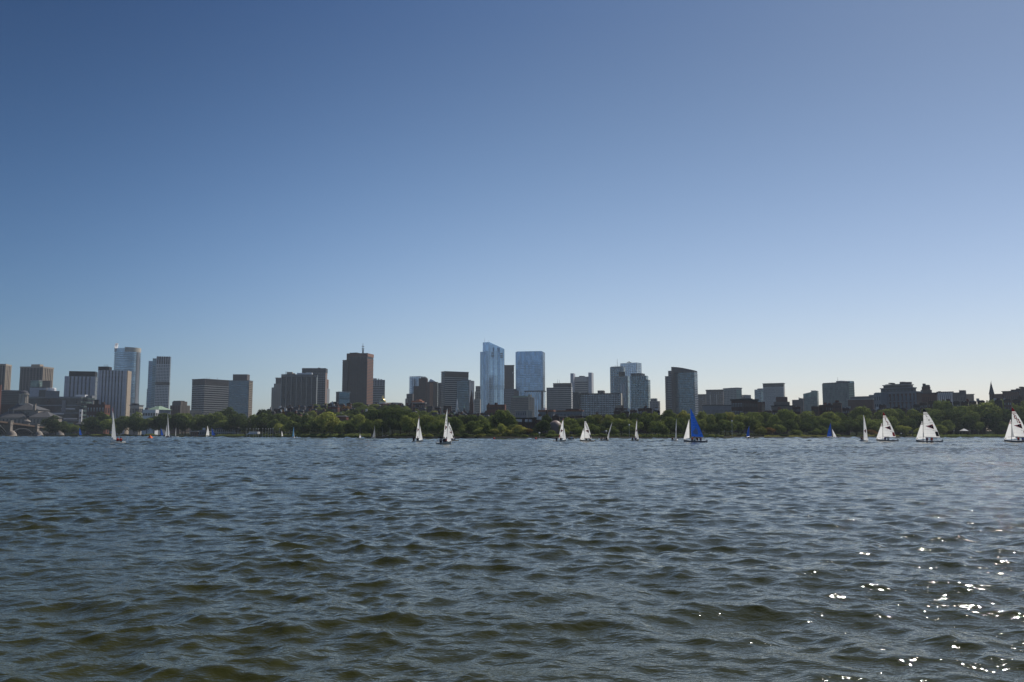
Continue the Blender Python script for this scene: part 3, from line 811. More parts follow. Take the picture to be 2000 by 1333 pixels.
b = Bld("gridded_block", "small stepped grey block right of the crowned teal tower", "building", 1269, 1286, 1289, 784, 1400, "dark_glass", ratio=2)
b.m.piers(6, 0.5, "grey_concrete", 'L'); b.m.spandrels(6, 0.4, "grey_concrete")
k = b.add(1271, 1281, 1284, 778.5, 784, "grey_concrete", dY=2); k.piers(4, 0.4, "dark_glass", 'L')

# big teal tower with curved slanting top
Yt = 1350
b = Bld("curved_top_tower", "large teal gridded tower standing alone, its top sweeping down to the right", "building", 1310, 1356, 1362, 727, Yt, "teal_glass", ratio=2.6)
b.m.spandrels(19, 0.2, "dark_concrete", 'L'); b.m.piers(16, 0.14, "dark_concrete", 'L', p=0.5); b.m.spandrels(19, 0.4, "lilac_panel", 'R')  # pale right-hand bands paint that side as sunlit
oz = b.g; fm = b.m
n = 8; wL = fm.wL*0.985
for i in range(n):
    f0, f1 = i/n, (i+1)/n         # from the right corner leftwards
    g_ = lambda f: zz(724-9.0*math.sin(min(1, f)*1.45), Yt)-oz
    P0 = fm.B-Vector((b.o.location.x, b.o.location.y))+fm.dL*wL*f0+fm.dR*1.0; P1 = fm.B-Vector((b.o.location.x, b.o.location.y))+fm.dL*wL*f1+fm.dR*1.0
    bk = fm.dR*(fm.wR-2)
    MB().prism([tuple(P1), tuple(P0), tuple(P0+bk), tuple(P1+bk)], fm.z1-oz-0.5, [g_(f1), g_(f0), g_(f0), g_(f1)]).build("curved_screen", M_("dark_concrete"), b.o)
k = b.add(1305, 1311, 1311, 724.5, None, "dark_concrete", dY=3, name="left_step"); k.spandrels(18, 0.3, "grey_concrete", 'L')
k = b.add(1299, 1306, 1306, 735, None, "smoke_glass", dY=6, name="left_step"); k.spandrels(17, 0.35, "brown_concrete", 'L')

# brown group right of it
b = Bld("brick_midrise", "grey-brown flat-topped block between the large teal tower and the paler blocks", "building", 1363, 1378, 1380.5, 771, 1500, "brown_concrete", ratio=2)
b.m.windows(9, 6, 0.45, 0.45, m="pale_window"); b.m.cap("dark_concrete", 1.2)
b = Bld("brick_midrise", "brown block with pale vertical window strips and a dark parapet", "building", 1379, 1412, 1414, 762.5, 1450, "brown_concrete", ratio=2.5)
b.m.windows(12, 9, 0.4, 0.5, m="pale_window"); b.m.cap("dark_concrete", 2); 
for a in (0.35, 0.72):
    kk = MB(); b.m.fbox(kk, 'L', b.m.wL*a, b.m.wL*(a+0.06), -0.1, 0.9, 0, (b.m.z1-b.g)*0.9); kk.build("bay_strip", M_("pale_concrete"), b.o)
b = Bld("stone_midrise", "pale stone block with narrow windows and a green glass right end", "building", 1413, 1438, 1448.5, 758.5, 1400, "pale_concrete", ratio=2.2)
b.m.windows(10, 9, 0.38, 0.6, m="dark_glass"); b.m.windows(11, 3, 0.9, 0.8, face='R', m="green_glass"); b.m.cap("grey_concrete", 1.5)
k = b.add(1448, 1455, 1455, 771.5, None, "grey_concrete", dY=5, name="side_wing", depth=14); k.windows(7, 3, 0.5, 0.5)
b = Bld("grey_lowrise", "low grey stone row in front of the brown and pale blocks", "building", 1372, 1428, 1428, 792, 900, "grey_concrete")
b.m.windows(2, 22, 0.4, 0.5); b.m.cap("slate", 1)
b = Bld("brick_warehouse", "big dark brick warehouse block with rows of grey windows", "building", 1428, 1450, 1480, 781, 760, "dark_brick", ratio=0.6)
b.m.windows(4, 7, 0.5, 0.5, m="pale_window"); b.m.windows(4, 9, 0.35, 0.4, face='R', m="smoke_glass"); b.m.cap("black_roof", 1.2)
b.add(1447, 1458, 1470, 778.5, 782, "black_roof", dY=8, name="roof_box")
b = Bld("brick_house", "brown brick house right of the dark brick warehouse", "building", 1478, 1487, 1494, 785, 780, "brown_brick", ratio=1)
b.m.windows(3, 3, 0.4, 0.5); b.m.windows(3, 2, 0.4, 0.5, face='R')
b = Bld("glass_midrise", "grey glass block with a lower front, left of the white ribbed block", "building", 1473.5, 1486, 1491, 761, 1450, "teal_glass", ratio=1.5)
b.m.spandrels(9, 0.4, "grey_concrete"); b.add(1479, 1488, 1491, 759, 761, "grey_concrete", name="roof_box")
b = Bld("white_ribbed_block", "block with closely set white ribs and a dark notched crown", "building", 1490, 1530.5, 1532.5, 749, 1350, "dark_glass", ratio=3)
b.m.piers(20, 0.42, "white_panel", 'L', hi=0.935); b.m.piers(14, 0.4, "charcoal", 'L', lo=0.94); b.m.spandrels(9, 0.12, "grey_concrete", 'L', p=0.7); b.m.cap("grey_concrete", 1)

b = Bld("round_apartment_block", "low dark stepped round-cornered block under the white ribbed block", "building", 1516, 1537, 1538, 775.5, 850, "dark_brick", ratio=3)
b.m.spandrels(3, 0.4, "brown_brick", 'L'); k = b.add(1512, 1541, 1542.5, 785, None, "charcoal", dY=-3, name="lower_terrace"); k.spandrels(3, 0.3, "brown_concrete", 'L')
k = b.add(1507, 1548, 1552, 793, None, "brown_concrete", dY=-6, name="lower_terrace"); k.cap("charcoal", 0.8)
b = Bld("brown_lowrise", "low dark brown roofs with a small stack left of the leaning-top glass block", "building", 1547, 1568, 1570, 781, 980, "brown_concrete", ratio=3)
b.add(1560, 1565, 1565, 778, 782, "dark_concrete", name="roof_box"); b.pole(1560.5, 780, 776, 0.6, name="flue")
b = Bld("glass_midrise", "small green glass block whose roof line rises to the right", "building", 1568.5, 1596, 1598.5, 764, 1250, "green_glass", ratio=2.5, make=False)
fm = b.m
MB().prism(fm.pts(), 0, [zz(769, 1250)-b.g, zz(763.5, 1250)-b.g, zz(763.5, 1250)-b.g, zz(769, 1250)-b.g]).build("curtain_wall", M_("green_glass"), b.o)
fm.spandrels(7, 0.25, "grey_concrete", 'L', hi=0.86); fm.piers(12, 0.2, "grey_concrete", 'L', hi=0.86)
b.add(1584, 1593, 1593, 763, 766, "grey_concrete", name="roof_box", depth=10)

b = Bld("glass_dormitory", "wide green glass block with a pale front frame and rooftop box", "building", 1606, 1657, 1668, 748, 1150, "green_glass", ratio=3.0)
b.m.spandrels(10, 0.2, "grey_concrete", 'L'); b.m.piers(18, 0.16, "grey_concrete", 'L'); b.m.spandrels(10, 0.3, "dark_concrete", 'R')
k = b.add(1645, 1660, 1668, 744.5, None, "teal_glass", dY=10, name="rear_block")
b.add(1606.5, 1648, 1660, 746.5, 748.5, "dark_concrete", dY=6, name="roof_band"); b.add(1633, 1644, 1644, 744, 747, "grey_concrete", dY=8, name="roof_box")
b.pole(1636, 745, 737, 0.25)
b = Bld("brick_hall", "long low brick hall with tall grey windows right of the wide green glass block", "building", 1656, 1704, 1708, 780, 900, "brown_brick", ratio=3)
b.m.windows(1, 7, 0.3, 0.6, m="pale_window", lo=0.1, hi=0.7); b.m.cap("pale_concrete", 0.9)
b = Bld("brick_hall", "long brown building with a row of pale piers behind the low brick hall", "building", 1660, 1704, 1708, 774, 1050, "brown_concrete", ratio=3)
b.m.piers(20, 0.4, "grey_concrete", 'L', lo=0.75, hi=0.97); b.add(1697, 1708, 1708, 771.5, 775, "grey_concrete", name="roof_box")

# domed brick complex
b = Bld("grand_apartments", "large stepped brick and stone complex with rounded mansard top at the right", "building", 1719, 1790, 1800, 766, 820, "brown_brick", ratio=3)
b.m.piers(9, 0.35, "grey_concrete", 'L', p=0.7); b.m.windows(5, 18, 0.4, 0.55, m="pale_window"); b.m.spandrels(5, 0.14, "grey_concrete", 'L', p=0.4); b.m.cap("grey_concrete", 1.2)
k = b.add(1720, 1781, 1789, 757.5, 766, "slate", dY=3, name="mansard_tier"); k.windows(1, 9, 0.5, 0.6, m="pale_window", lo=0.15, hi=0.8); k.cap("grey_concrete", 0.9)
k = b.add(1725, 1776, 1783, 751.5, 758, "brown_concrete", dY=6, name="mansard_tier"); k.cap("pale_concrete", 0.7)
k = b.add(1729, 1774, 1780, 749.5, 752, "slate", dY=8, name="mansard_tier")
b.add(1757, 1765, 1765, 746, 750, "brown_concrete", dY=10, name="roof_box", depth=8); b.add(1771, 1778, 1781, 746.3, 750, "brown_concrete", dY=10, name="roof_box", depth=8); b.add(1735, 1741, 1741, 748, 750, "slate", dY=10, name="roof_box", depth=8)
k = b.add(1706.5, 1719.5, 1719.5, 768, None, "grey_concrete", dY=2, name="stone_end"); k.windows(5, 3, 0.4, 0.5)
b.add(1709, 1717, 1717, 767, 768.5, "copper_green", dY=4, name="roof_garden", depth=6)
b = Bld("ziggurat_apartments", "stepped brick block with a small lookout top, right of the mansard complex", "building", 1790, 1829, 1831, 768, 850, "brown_brick", ratio=3)
b.m.windows(4, 11, 0.35, 0.5); b.m.cap("dark_concrete", 0.8)
b.add(1798, 1818, 1820, 761.5, 768, "brown_concrete", dY=3, name="upper_step"); b.add(1800, 1815, 1817, 755, 761.5, "brown_brick", dY=5, name="upper_step").windows(1, 5, 0.4, 0.6)
b.add(1801.5, 1806, 1806, 749.5, 755, "slate", dY=7, name="lookout", depth=6); b.add(1806, 1814, 1814, 752, 755, "slate", dY=7, name="lookout", depth=6)
b = Bld("white_striped_block", "low block with broad white vertical stripes right of the stepped brick block", "building", 1830, 1861, 1861.5, 766, 1000, "dark_glass", ratio=3)
b.m.piers(8, 0.5, "white_panel", 'L'); b.m.cap("dark_concrete", 1); b.add(1832, 1837, 1837, 764.5, 766, "dark_concrete", name="roof_box", depth=8)
b = Bld("stone_apartments", "grey-tan block with a square lift tower on its roof", "building", 1860, 1885, 1887, 766.5, 950, "brown_concrete", ratio=3)
b.m.windows(4, 8, 0.5, 0.4); b.add(1873, 1883, 1883, 762.5, 767, "brown_concrete", dY=4, name="lift_tower", depth=8)
b.pole(1873.5, 764, 761.5, 0.4)
b = Bld("tan_block", "plain tan block left of the sky gap before the church spire", "building", 1884, 1900, 1902, 770.5, 960, "tan_concrete", ratio=3)
b.m.windows(2, 5, 0.5, 0.3); b.m.cap("cream", 0.7)
# church spire
b = Bld("church_spire", "dark stone church tower with a tall pointed spire near the right edge", "church", 1932, 1938, 1941.5, 770, 900, "dark_brick", ratio=1.2, wall="tower")
p = b.m.pts(0.3); cx_ = sum(v[0] for v in p)/4; cy_ = sum(v[1] for v in p)/4
MB().prism(p, 0, zz(746, 900)-zz(770, 900), top=[(cx_+(v[0]-cx_)*0.04, cy_+(v[1]-cy_)*0.04) for v in p]).build("spire", M_("slate"), b.o, loc=(0, 0, b.m.z1-b.g))
b.pole(1936.2, 747, 743, 0.15, name="finial")
b.m.windows(1, 1, 0.4, 0.5, lo=0.75, hi=0.97)
b = Bld("brick_school", "flat brick building right of the church spire", "building", 1941, 1956, 1958, 769.5, 930, "brown_brick", ratio=3)
b.m.windows(3, 5, 0.4, 0.4)
b = Bld("brick_apartments", "brown brick apartment block with a higher back part, right of the spire", "building", 1957.5, 1988, 1990, 764.5, 900, "brown_brick", ratio=3)
b.m.windows(4, 8, 0.35, 0.4); b.m.cap("dark_concrete", 0.8); b.add(1974, 1988, 1990, 761, 765, "dark_brick", dY=4, name="upper_step")
b = Bld("brick_apartments", "darkest brick apartment block, cut off by the right edge", "building", 1984, 2030, 2034, 757.5, 960, "dark_brick", ratio=3)
b.m.windows(5, 10, 0.35, 0.4, joined=False); b.add(1990, 1996, 1996, 755.5, 758, "dark_brick", name="roof_box", depth=8)

# steeples downtown
def steeple(label, px, yt, yshoulder, yb, Y, w0, w1, m_t, m_s):
    a = W(px, yb, Y); g = gz(a.x, Y)-0.5
    o = thing("church_steeple", label, "church", (a.x, Y, g))
    k_ = Y/F
    hw0, hw1 = w0*k_/2, w1*k_/2
    zs = zz(yshoulder, Y)-g
    mb = MB().box(-hw0, hw0, -hw0, hw0, 0, zs); mb.build("tower", M_(m_t), o)
    MB().box(-hw0*1.15, hw0*1.15, -hw0*1.15, hw0*1.15, zs, zs+0.5).build("cornice", M_(m_t), o)
    zt = zz(yt, Y)-g
    if w1 < w0*0.8:
        zm = zs+(zt-zs)*0.4
        MB().box(-hw1, hw1, -hw1, hw1, zs+0.5, zm).build("belfry", M_(m_t), o)
        MB().lathe([(hw1*1.1, zm), (0.05, zt)], 8).build("spire", M_(m_s), o)
    else:
        MB().lathe([(hw1*1.05, zs+0.5), (0.05, zt)], 4).build("spire", M_(m_s), o)
    return o
steeple("white wooden steeple rising in front of the brown banded slab", 892.5, 778, 798, 812, 1150, 5, 3, "white_paint", "white_paint")
steeple("thin green copper spire right of the white steeple", 906.7, 790, 803, 812, 1050, 4, 2.2, "dark_brick", "copper_green")
steeple("tall pointed brown stone spire left of the slanted glass tower", 920.8, 762, 790, 812, 820, 7.5, 7.5, "brown_brick", "brown_brick")
# ---------------------------------------------------------------- left bank: granite hall, dark glass hospital, brick house
b = Bld("hospital_block", "long dark glass hospital block with pale floor lines behind the granite hall", "building", 54, 158.5, 185, 776, 1220, "dark_glass", ratio=2.2)
b.m.spandrels(5, 0.14, "mullion", 'L', keep=True); b.m.spandrels(9, 0.35, "green_glass", 'R', keep=True); b.m.cap("grey_concrete", 1.2)
for a0, a1, z0 in ((0.05, 0.3, 0.42), (0.3, 0.62, 0.55), (0.55, 0.88, 0.30), (0.1, 0.35, 0.68), (0.68, 0.9, 0.68)):
    kk = MB(); b.m.fbox(kk, 'L', b.m.wL*a0, b.m.wL*a1, -0.1, 0.9, *b.m.zr(z0, z0+0.03)); kk.build("light_shelf", M_("white_panel"), b.o)
kk = MB(); b.m.fbox(kk, 'L', b.m.wL*0.27, b.m.wL*0.34, -0.1, 1.4, *b.m.zr(0.62, 0.92)); kk.build("projecting_bay", M_("grey_concrete"), b.o)
k = b.add(148, 166, 172, 771.5, 776, "white_panel", dY=6, name="roof_soffit")
k = b.add(168, 180, 186, 773, 778, "grey_concrete", dY=9, name="roof_box")
b = Bld("stair_tower", "narrow white stair tower with dark windows beside the old brick house", "building", 155, 160, 161.5, 800, 1190, "white_panel", ratio=2)
b.m.windows(5, 1, 0.5, 0.4); 
b = Bld("brick_house", "old dark brick house with stepped roof, its right end coloured sunlit", "building", 170, 204.5, 215, 790, 1130, "dark_brick", ratio=2.2)
b.m.windows(3, 6, 0.35, 0.5, m="pale_window", lo=0.2); kk = MB(); b.m.fbox(kk, 'R', 0.2, b.m.wR, -0.1, 0.4, 0, b.m.z1-b.g-1); kk.build("sun_painted_gable", M_("brick"), b.o)  # brighter brick on the right face stands in for sunlight
b.m.windows(3, 2, 0.4, 0.5, face='R', p=0.5)
b.add(184, 192, 194, 781, 790, "black_roof", dY=6, name="roof_box"); b.add(198, 203, 206, 786, 790, "dark_brick", dY=4, name="chimney", depth=6)
b.add(180, 183, 184, 783, 790, "pale_concrete", dY=8, name="chimney", depth=4)
b = Bld("brick_wall_house", "sliver of red brick building at the left edge of the photo", "building", -30, 2, 3.5, 752, 1160, "brick", ratio=4)
b = Bld("brick_row", "low dark brick row behind the granite hall's left roof", "building", -20, 40, 40, 791, 1250, "dark_brick")

def granite_hall():
    Y = 1120
    o = thing("granite_hall", "old granite cross-shaped hall with slate roofs and an octagonal cupola", "building", (W(46, 830, Y).x, Y, gz(W(46, 830, Y).x, Y)-0.5))
    O = o.location
    def P(px, py, dY=0.0): return W(px, py, Y+dY)-O
    def wing(x0, x1, ye, yr, r0, r1, d0, d1, wallm="granite", nw=5, fr=0.4):
        A, Bp = P(x0, ye, d0), P(x1, ye, d0)
        MB().box(A.x, Bp.x, d0, d1, 0, A.z).build("wing_wall", M_(wallm), o)
        zr_ = P(r0, yr, (d0+d1)/2).z; R0, R1 = P(r0, yr, d0).x, P(r1, yr, d0).x
        ym = (d0+d1)/2
        MB().prism([(A.x-1, d0-1), (Bp.x+1, d0-1), (Bp.x+1, d1+1), (A.x-1, d1+1)], A.z, zr_, top=[(R0, ym-0.5), (R1, ym-0.5), (R1, ym+0.5), (R0, ym+0.5)]).build("roof", M_("grey_roof"), o)
        w = (Bp.x-A.x)/nw
        me = MB().box(-w*fr/2, w*fr/2, -0.15, 0.1, 0, 5).mesh("window", M_("window_glass"))
        for i in range(nw): link("window", me, o, (A.x+w*(i+0.5), d0, A.z-7))
    wing(-12, 49, 816, 804, 5, 30, 0, 26, nw=8)
    wing(57, 99, 815.5, 804.5, 70, 82, -6, 22, nw=6)
    A, Bp = P(50, 801, 14), P(76, 801, 14)
    MB().box(A.x, Bp.x, 12, 40, 0, A.z).build("gable_wall", M_("granite"), o)
    MB().prism([(P(17, 800, 12).x, 11), (Bp.x+1, 11), (Bp.x+1, 42), (P(17, 800, 12).x, 42)], A.z, P(40, 788, 26).z, top=[(P(36, 788, 26).x, 25), (P(56, 788, 26).x, 25), (P(56, 788, 26).x, 27), (P(36, 788, 26).x, 27)]).build("main_roof", M_("grey_roof"), o)
    MB().box(P(18, 800, 13).x, P(50, 800, 13).x, 14, 40, 0, A.z).build("main_wall", M_("granite"), o)
    c = P(46, 789, 26); r = (P(54, 789, 26).x-P(38, 789, 26).x)/2; zt = P(46, 771, 26).z
    MB().lathe([(r, c.z-4), (r, c.z+0.6)], 8, c.x, 26).build("cupola_base", M_("cream"), o)
    MB().lathe([(r*0.9, c.z+0.6), (r*0.9, zt)], 8, c.x, 26).build("cupola_drum", M_("limestone"), o)
    for i in range(8):
        t = (i+0.5)*math.pi/4
        MB().tube([(c.x+r*math.cos(t), 26+r*math.sin(t), c.z+0.5), (c.x+r*math.cos(t), 26+r*math.sin(t), zt)], 0.45, 5).build("cupola_column", M_("cream"), o)
    MB().lathe([(r*1.15, zt), (r*1.15, zt+0.8), (r*0.95, zt+1)], 8, c.x, 26).build("cupola_cornice", M_("cream"), o)
    MB().lathe([(r*math.cos(a), zt+1+r*0.75*math.sin(a)) for a in [i*math.pi/12 for i in range(6)]]+[(0.1, zt+1+r*0.78)], 12, c.x, 26).build("cupola_dome", M_("slate"), o)
    for px, y0, y1, dy in ((68, 790, 799, 10), (88, 805, 812, 8), (16.5, 800, 808, 8), (26.5, 799, 806, 8)):
        a, b_ = P(px, y0, dy), P(px, y1, dy)
        hw = 1.3 if px > 50 else 0.3
        MB().box(a.x-hw, a.x+hw, dy-hw, dy+hw, b_.z-2, a.z).box(a.x-hw*1.3, a.x+hw*1.3, dy-hw*1.3, dy+hw*1.3, a.z-0.1, a.z+0.5).build("chimney", M_("granite" if px > 50 else "steel"), o)
    ro = P(54.5, 808, 13.8)
    MB().lathe([(0.1, 0), (2.0, 0)], 16).build("round_window", M_("window_glass"), o, loc=(ro.x, 11.6, ro.z)).rotation_euler = (math.pi/2, 0, 0)
granite_hall()

# ---------------------------------------------------------------- arched bridge
def bridge():
    # runs from the far left toward the bank, slightly turned away
    p0 = W(-60, 853, 905); p1 = W(97, 853, 1070)
    d = Vector((p1.x-p0.x, p1.y-p0.y)); L = d.length; d.normalize()
    ang = math.atan2(d.y, d.x)
    o = thing("arch_bridge", "granite and steel arch bridge with stone piers at the left edge", "bridge", (p0.x, p0.y, 0), ang)
    def along(px):                      # distance along the bridge where a photo column crosses its face
        t = tt(px, 845)
        return (t*p0.y-p0.x)/(d.x-t*d.y)
    def zat(px, py):
        s = along(px); y = p0.y+d.y*s
        return zz(py, y)
    wd = 24
    def ztop(s):
        sA, sB = along(8), along(88)
        zA, zB = zat(8, 824.5), zat(88, 835)
        f = (s-sA)/(sB-sA); return zA+(zB-zA)*f
    N = 24
    deck = MB(); par = MB()
    for i in range(N):
        s0, s1 = L*i/N-10, L*(i+1)/N-10+0.0
        z0_, z1_ = ztop(s0), ztop(s1)
        n = len(deck.v)
        deck.v += [(s0, 0, z0_-2.2), (s1, 0, z1_-2.2), (s1, wd, z1_-2.2), (s0, wd, z0_-2.2), (s0, 0, z0_), (s1, 0, z1_), (s1, wd, z1_), (s0, wd, z0_)]
        deck.f += [(n+3, n+2, n+1, n), (n+4, n+5, n+6, n+7), (n, n+1, n+5, n+4), (n+2, n+3, n+7, n+6)]
        n = len(par.v)
        par.v += [(s0, -0.8, z0_-1.4), (s1, -0.8, z1_-1.4), (s1, -0.05, z1_-1.4), (s0, -0.05, z0_-1.4), (s0, -0.8, z0_+0.4), (s1, -0.8, z1_+0.4), (s1, -0.05, z1_+0.4), (s0, -0.05, z0_+0.4)]
        par.f += [(n+3, n+2, n+1, n), (n+4, n+5, n+6, n+7), (n, n+1, n+5, n+4)]
    deck.build("deck", M_("charcoal"), o); par.build("parapet", mat("bridge_rail", (0.13, 0.09, 0.065), 0.8), o)  # deck coloured charcoal to give the shade seen under the arches
    piers = [along(-34), along(17.5), along(70), along(112)]
    for ip, s in enumerate(piers):
        zt = ztop(s)
        hw = 2.5
        MB().box(s-hw, s+hw, -2.5, wd, -1.5, zt+1.2).build("pier", M_("granite"), o)
        MB().box(s-hw-0.5, s+hw+0.5, -3.0, 1, zt+1.2, zt+2.2).box(s-hw-0.4, s+hw+0.4, -2.9, 0.4, zt-2.4, zt-1.8).build("pier_cap", M_("granite"), o)
        prof = [(6.0, -1.2), (6.0, 0.9), (5.6, 1.0), (5.1, 2.6), (4.2, 4.4), (3.0, 5.8), (2.0, 6.6), (0.1, 6.8)]
        MB().lathe(prof, 20, s, -3.0).build("cutwater", M_("granite"), o, smooth=True)
    for a, b_ in zip(piers[:-1], piers[1:]):
        a0, b0 = a+2.5, b_-2.5
        K = 16
        zt = min(ztop(a0), ztop(b0))
        rise = max(3.0, zt-2.8-3.0)
        for yy in (0.2, 3.6, 7, 10.4, 13.8, 17.2, 20.6, wd-1.2):
            rib = MB()
            for i in range(K):
                f0, f1 = i/K, (i+1)/K
                g = lambda f: 3.0+rise*(1-(2*f-1)**2)
                s0, s1 = a0+(b0-a0)*f0, a0+(b0-a0)*f1
                n = len(rib.v)
                rib.v += [(s0, yy, g(f0)-0.9), (s1, yy, g(f1)-0.9), (s1, yy+0.9, g(f1)-0.9), (s0, yy+0.9, g(f0)-0.9), (s0, yy, g(f0)), (s1, yy, g(f1)), (s1, yy+0.9, g(f1)), (s0, yy+0.9, g(f0))]
                rib.f += [(n+3, n+2, n+1, n), (n+4, n+5, n+6, n+7), (n, n+1, n+5, n+4), (n+2, n+3, n+7, n+6)]
            rib.build("arch_rib", mat("arch_steel", (0.07, 0.073, 0.08), 0.6), o)
        me = MB().box(-0.2, 0.2, -0.2, 0.2, 0, 1).mesh("spandrel_post", mat("arch_steel", (0.07, 0.073, 0.08), 0.6))
        for i in range(1, 14):
            f = i/14; s0 = a0+(b0-a0)*f; zb = 3.0+rise*(1-(2*f-1)**2)
            if ztop(s0)-2.2-zb > 0.6:
                q = link("spandrel_post", me, o, (s0, 0.6, zb-0.1)); q.scale = (1, 1, ztop(s0)-2.1-zb)
    s = along(62); zt = ztop(s)
    # pepper-pot turret on the bridge
    MB().lathe([(2.6, -0.5), (2.6, 3.5), (3.2, 3.7), (3.2, 4.2)], 12, s, 6).lathe([(3.9, 4.3), (3.6, 5.2), (2.2, 6.3), (0.9, 6.9), (0.5, 7.6), (0.05, 8.4)], 14, s, 6).build("turret", M_("granite"), o, loc=(0, 0, zt))
bridge()
c = W(157, 836, 960)
o = thing("stone_kiosk", "small round pavilion with a flat conical roof between riverside trees", "pavilion", (c.x, 960, gz(c.x, 962)))
hk = zz(824, 960)-o.location.z
MB().lathe([(2.2, 0), (2.2, hk-3.2)], 12).build("column_drum", M_("pale_concrete"), o)
MB().lathe([(5.4, hk-3.4), (5.2, hk-2.6), (2.6, hk-1.2), (0.1, hk)], 16).build("roof", M_("grey_roof"), o)
c = W(138, 840, 1000)
for (x0, x1, y0) in ((128, 143, 826), (158, 166, 832)):
    b = Bld("green_shed", "pale green shed showing between trees %s the small round pavilion" % ("left of" if x0 < 150 else "right of"), "shed", x0, x1, x1, y0, 990, "copper_green", depth=8)
    b.m.windows(2, 4, 0.5, 0.4)

# ---------------------------------------------------------------- boathouse and dock
def boathouse():
    Y = 790
    x0, x1 = W(417, 850, Y).x, W(472, 850, Y).x
    g = 0.9
    o = thing("boathouse", "long grey boathouse with a hipped slate roof, balcony posts and a central gable", "boathouse", (x0, Y, g))
    z_e = zz(839, Y)-g; z_r = zz(832.5, Y)-g
    Lx = x1-x0; D = 16
    MB().box(1.5, Lx-6, 1, D, 0, z_e).build("wall", M_("grey_concrete"), o)
    MB().prism([(-1.5, -1.5), (Lx-2, -1.5), (Lx-2, D+1), (-1.5, D+1)], z_e, z_r, top=[(7, D*0.45), (Lx-12, D*0.45), (Lx-12, D*0.55), (7, D*0.55)]).build("roof", M_("grey_roof"), o)
    gx = W(458, 840, Y).x-x0
    gm = MB(); n = 0
    gm.v = [(gx-8, -2.5, z_e), (gx+8, -2.5, z_e), (gx, -2.5, z_r-0.6), (gx-8, D/2, z_e), (gx+8, D/2, z_e), (gx, D/2, z_r-0.6)]
    gm.f = [(0, 1, 2), (0, 2, 5, 3), (2, 1, 4, 5), (0, 3, 4, 1)]
    gm.build("gable", M_("grey_roof"), o)
    MB().box(Lx-6, Lx+0.2, -1, D-2, 0, z_e*0.55).build("end_annex", M_("tan_concrete"), o)
    MB().box(Lx-6.4, Lx+4.5, -1.4, D-1.5, z_e-0.3, z_e+0.05).build("end_roof", M_("grey_roof"), o)
    me = MB().box(-0.16, 0.16, -0.16, 0.16, 0, z_e).mesh("post", M_("white_paint"))
    for i in range(13): link("post", me, o, (1+(Lx-4)*i/12, -1.2, 0))
    MB().box(0, Lx-3, -1.3, 1, z_e*0.48, z_e*0.53).build("balcony", M_("white_paint"), o)
    me = MB().box(0, 1.8, 0.85, 1.0, 0, 1.6).mesh("window", M_("window_glass"))
    for i in range(9):
        link("window", me, o, (2.3+(Lx-11)*i/9.0, 0, z_e*0.62)); link("window", me, o, (2.3+(Lx-11)*i/9.0, 0, z_e*0.14))
    cx = W(450.5, 830, Y).x-x0
    MB().box(cx-0.7, cx+0.7, D*0.4, D*0.5, z_r-1, zz(829, Y)-g).build("chimney", M_("cream"), o)
    MB().tube([(cx-0.5, D*0.45, z_r), (cx-0.5, D*0.45, zz(825, Y)-g)], 0.12, 4).build("weather_vane", M_("steel"), o)
boathouse()
c = W(342, 853, 815)
dk = thing("wooden_dock", "long low wooden dock in front of the riverside trees left of the boathouse", "dock", (W(300, 853, 800).x, 796, 0.0))
me_p = MB().box(0, 4.9, 0, 6, 0.45, 0.62).mesh("deck_section", mat("dock_wood", (0.16, 0.13, 0.10), 0.9))
for i in range(10): link("deck_section", me_p, dk, (i*5.0, -i*2.6, 0))
me_p = MB().tube([(0, 0, -1), (0, 0, 1.1)], 0.15, 6).mesh("pile", mat("dock_wood", (0.16, 0.13, 0.10), 0.9))
for i in range(10): link("pile", me_p, dk, (i*5.0+0.3, -i*2.6+0.3, 0))
b = Bld("dock_shed", "small brown dock shed with pale trim between the bare mast and the white sail", "shed", 372, 385, 387, 843.5, 785, "brown_brick", ratio=2, depth=8)
b.m.windows(1, 3, 0.4, 0.4); b.m.cap("pale_concrete", 0.5, 0.8, "roof")
b = Bld("dock_shed", "grey flat-roofed dock building left of the blue-sailed boats", "shed", 386, 403, 404, 840.5, 800, "grey_concrete", ratio=3, depth=10)
b.m.windows(1, 4, 0.4, 0.4); b.add(395.5, 401, 401, 836, 841, "white_panel", name="vent_box", depth=3)
c = W(362, 848, 790)
b = Bld("dock_canopy", "low flat canopy on posts at the dock left of the sheds", "canopy", 352, 371, 371, 842, 800, "grey_roof", ybase=843.2, depth=8, wall="roof")
me_p = MB().box(-0.15, 0.15, -0.15, 0.15, -3.3, 0.05).mesh("post", M_("steel"))
for i in range(4): link("post", me_p, b.o, (-b.m.wL*i/3.2-0.4, 0.8, 0))
b = Bld("white_pavilion", "small white flat-roofed stand with an open dark front right of the boathouse", "pavilion", 486, 503, 508, 843.5, 720, "white_panel", ratio=2, depth=8)
kk = MB(); b.m.fbox(kk, 'L', 0.5, b.m.wL-0.5, -0.1, 0.15, 0.5, (b.m.z1-b.g)*0.62); kk.build("shade_panel", M_("charcoal"), b.o)  # charcoal panel stands in for the dark shade inside the stand
c = W(493, 848, 700)
t = thing("covered_boat", "boat under a white cover on the grass right of the boathouse", "boat", (c.x, 700, gz(c.x, 700)))
MB().lathe([(0.1, 2.6), (1.0, 2.3), (1.7, 1.4), (1.9, 0.8)], 14).build("cover", M_("white_paint"), t).scale = (2.8, 1, 1)
MB().lathe([(1.8, 0.85), (1.3, 0.2), (0.1, 0.05)], 14).build("hull", M_("steel"), t).scale = (2.7, 0.9, 1)

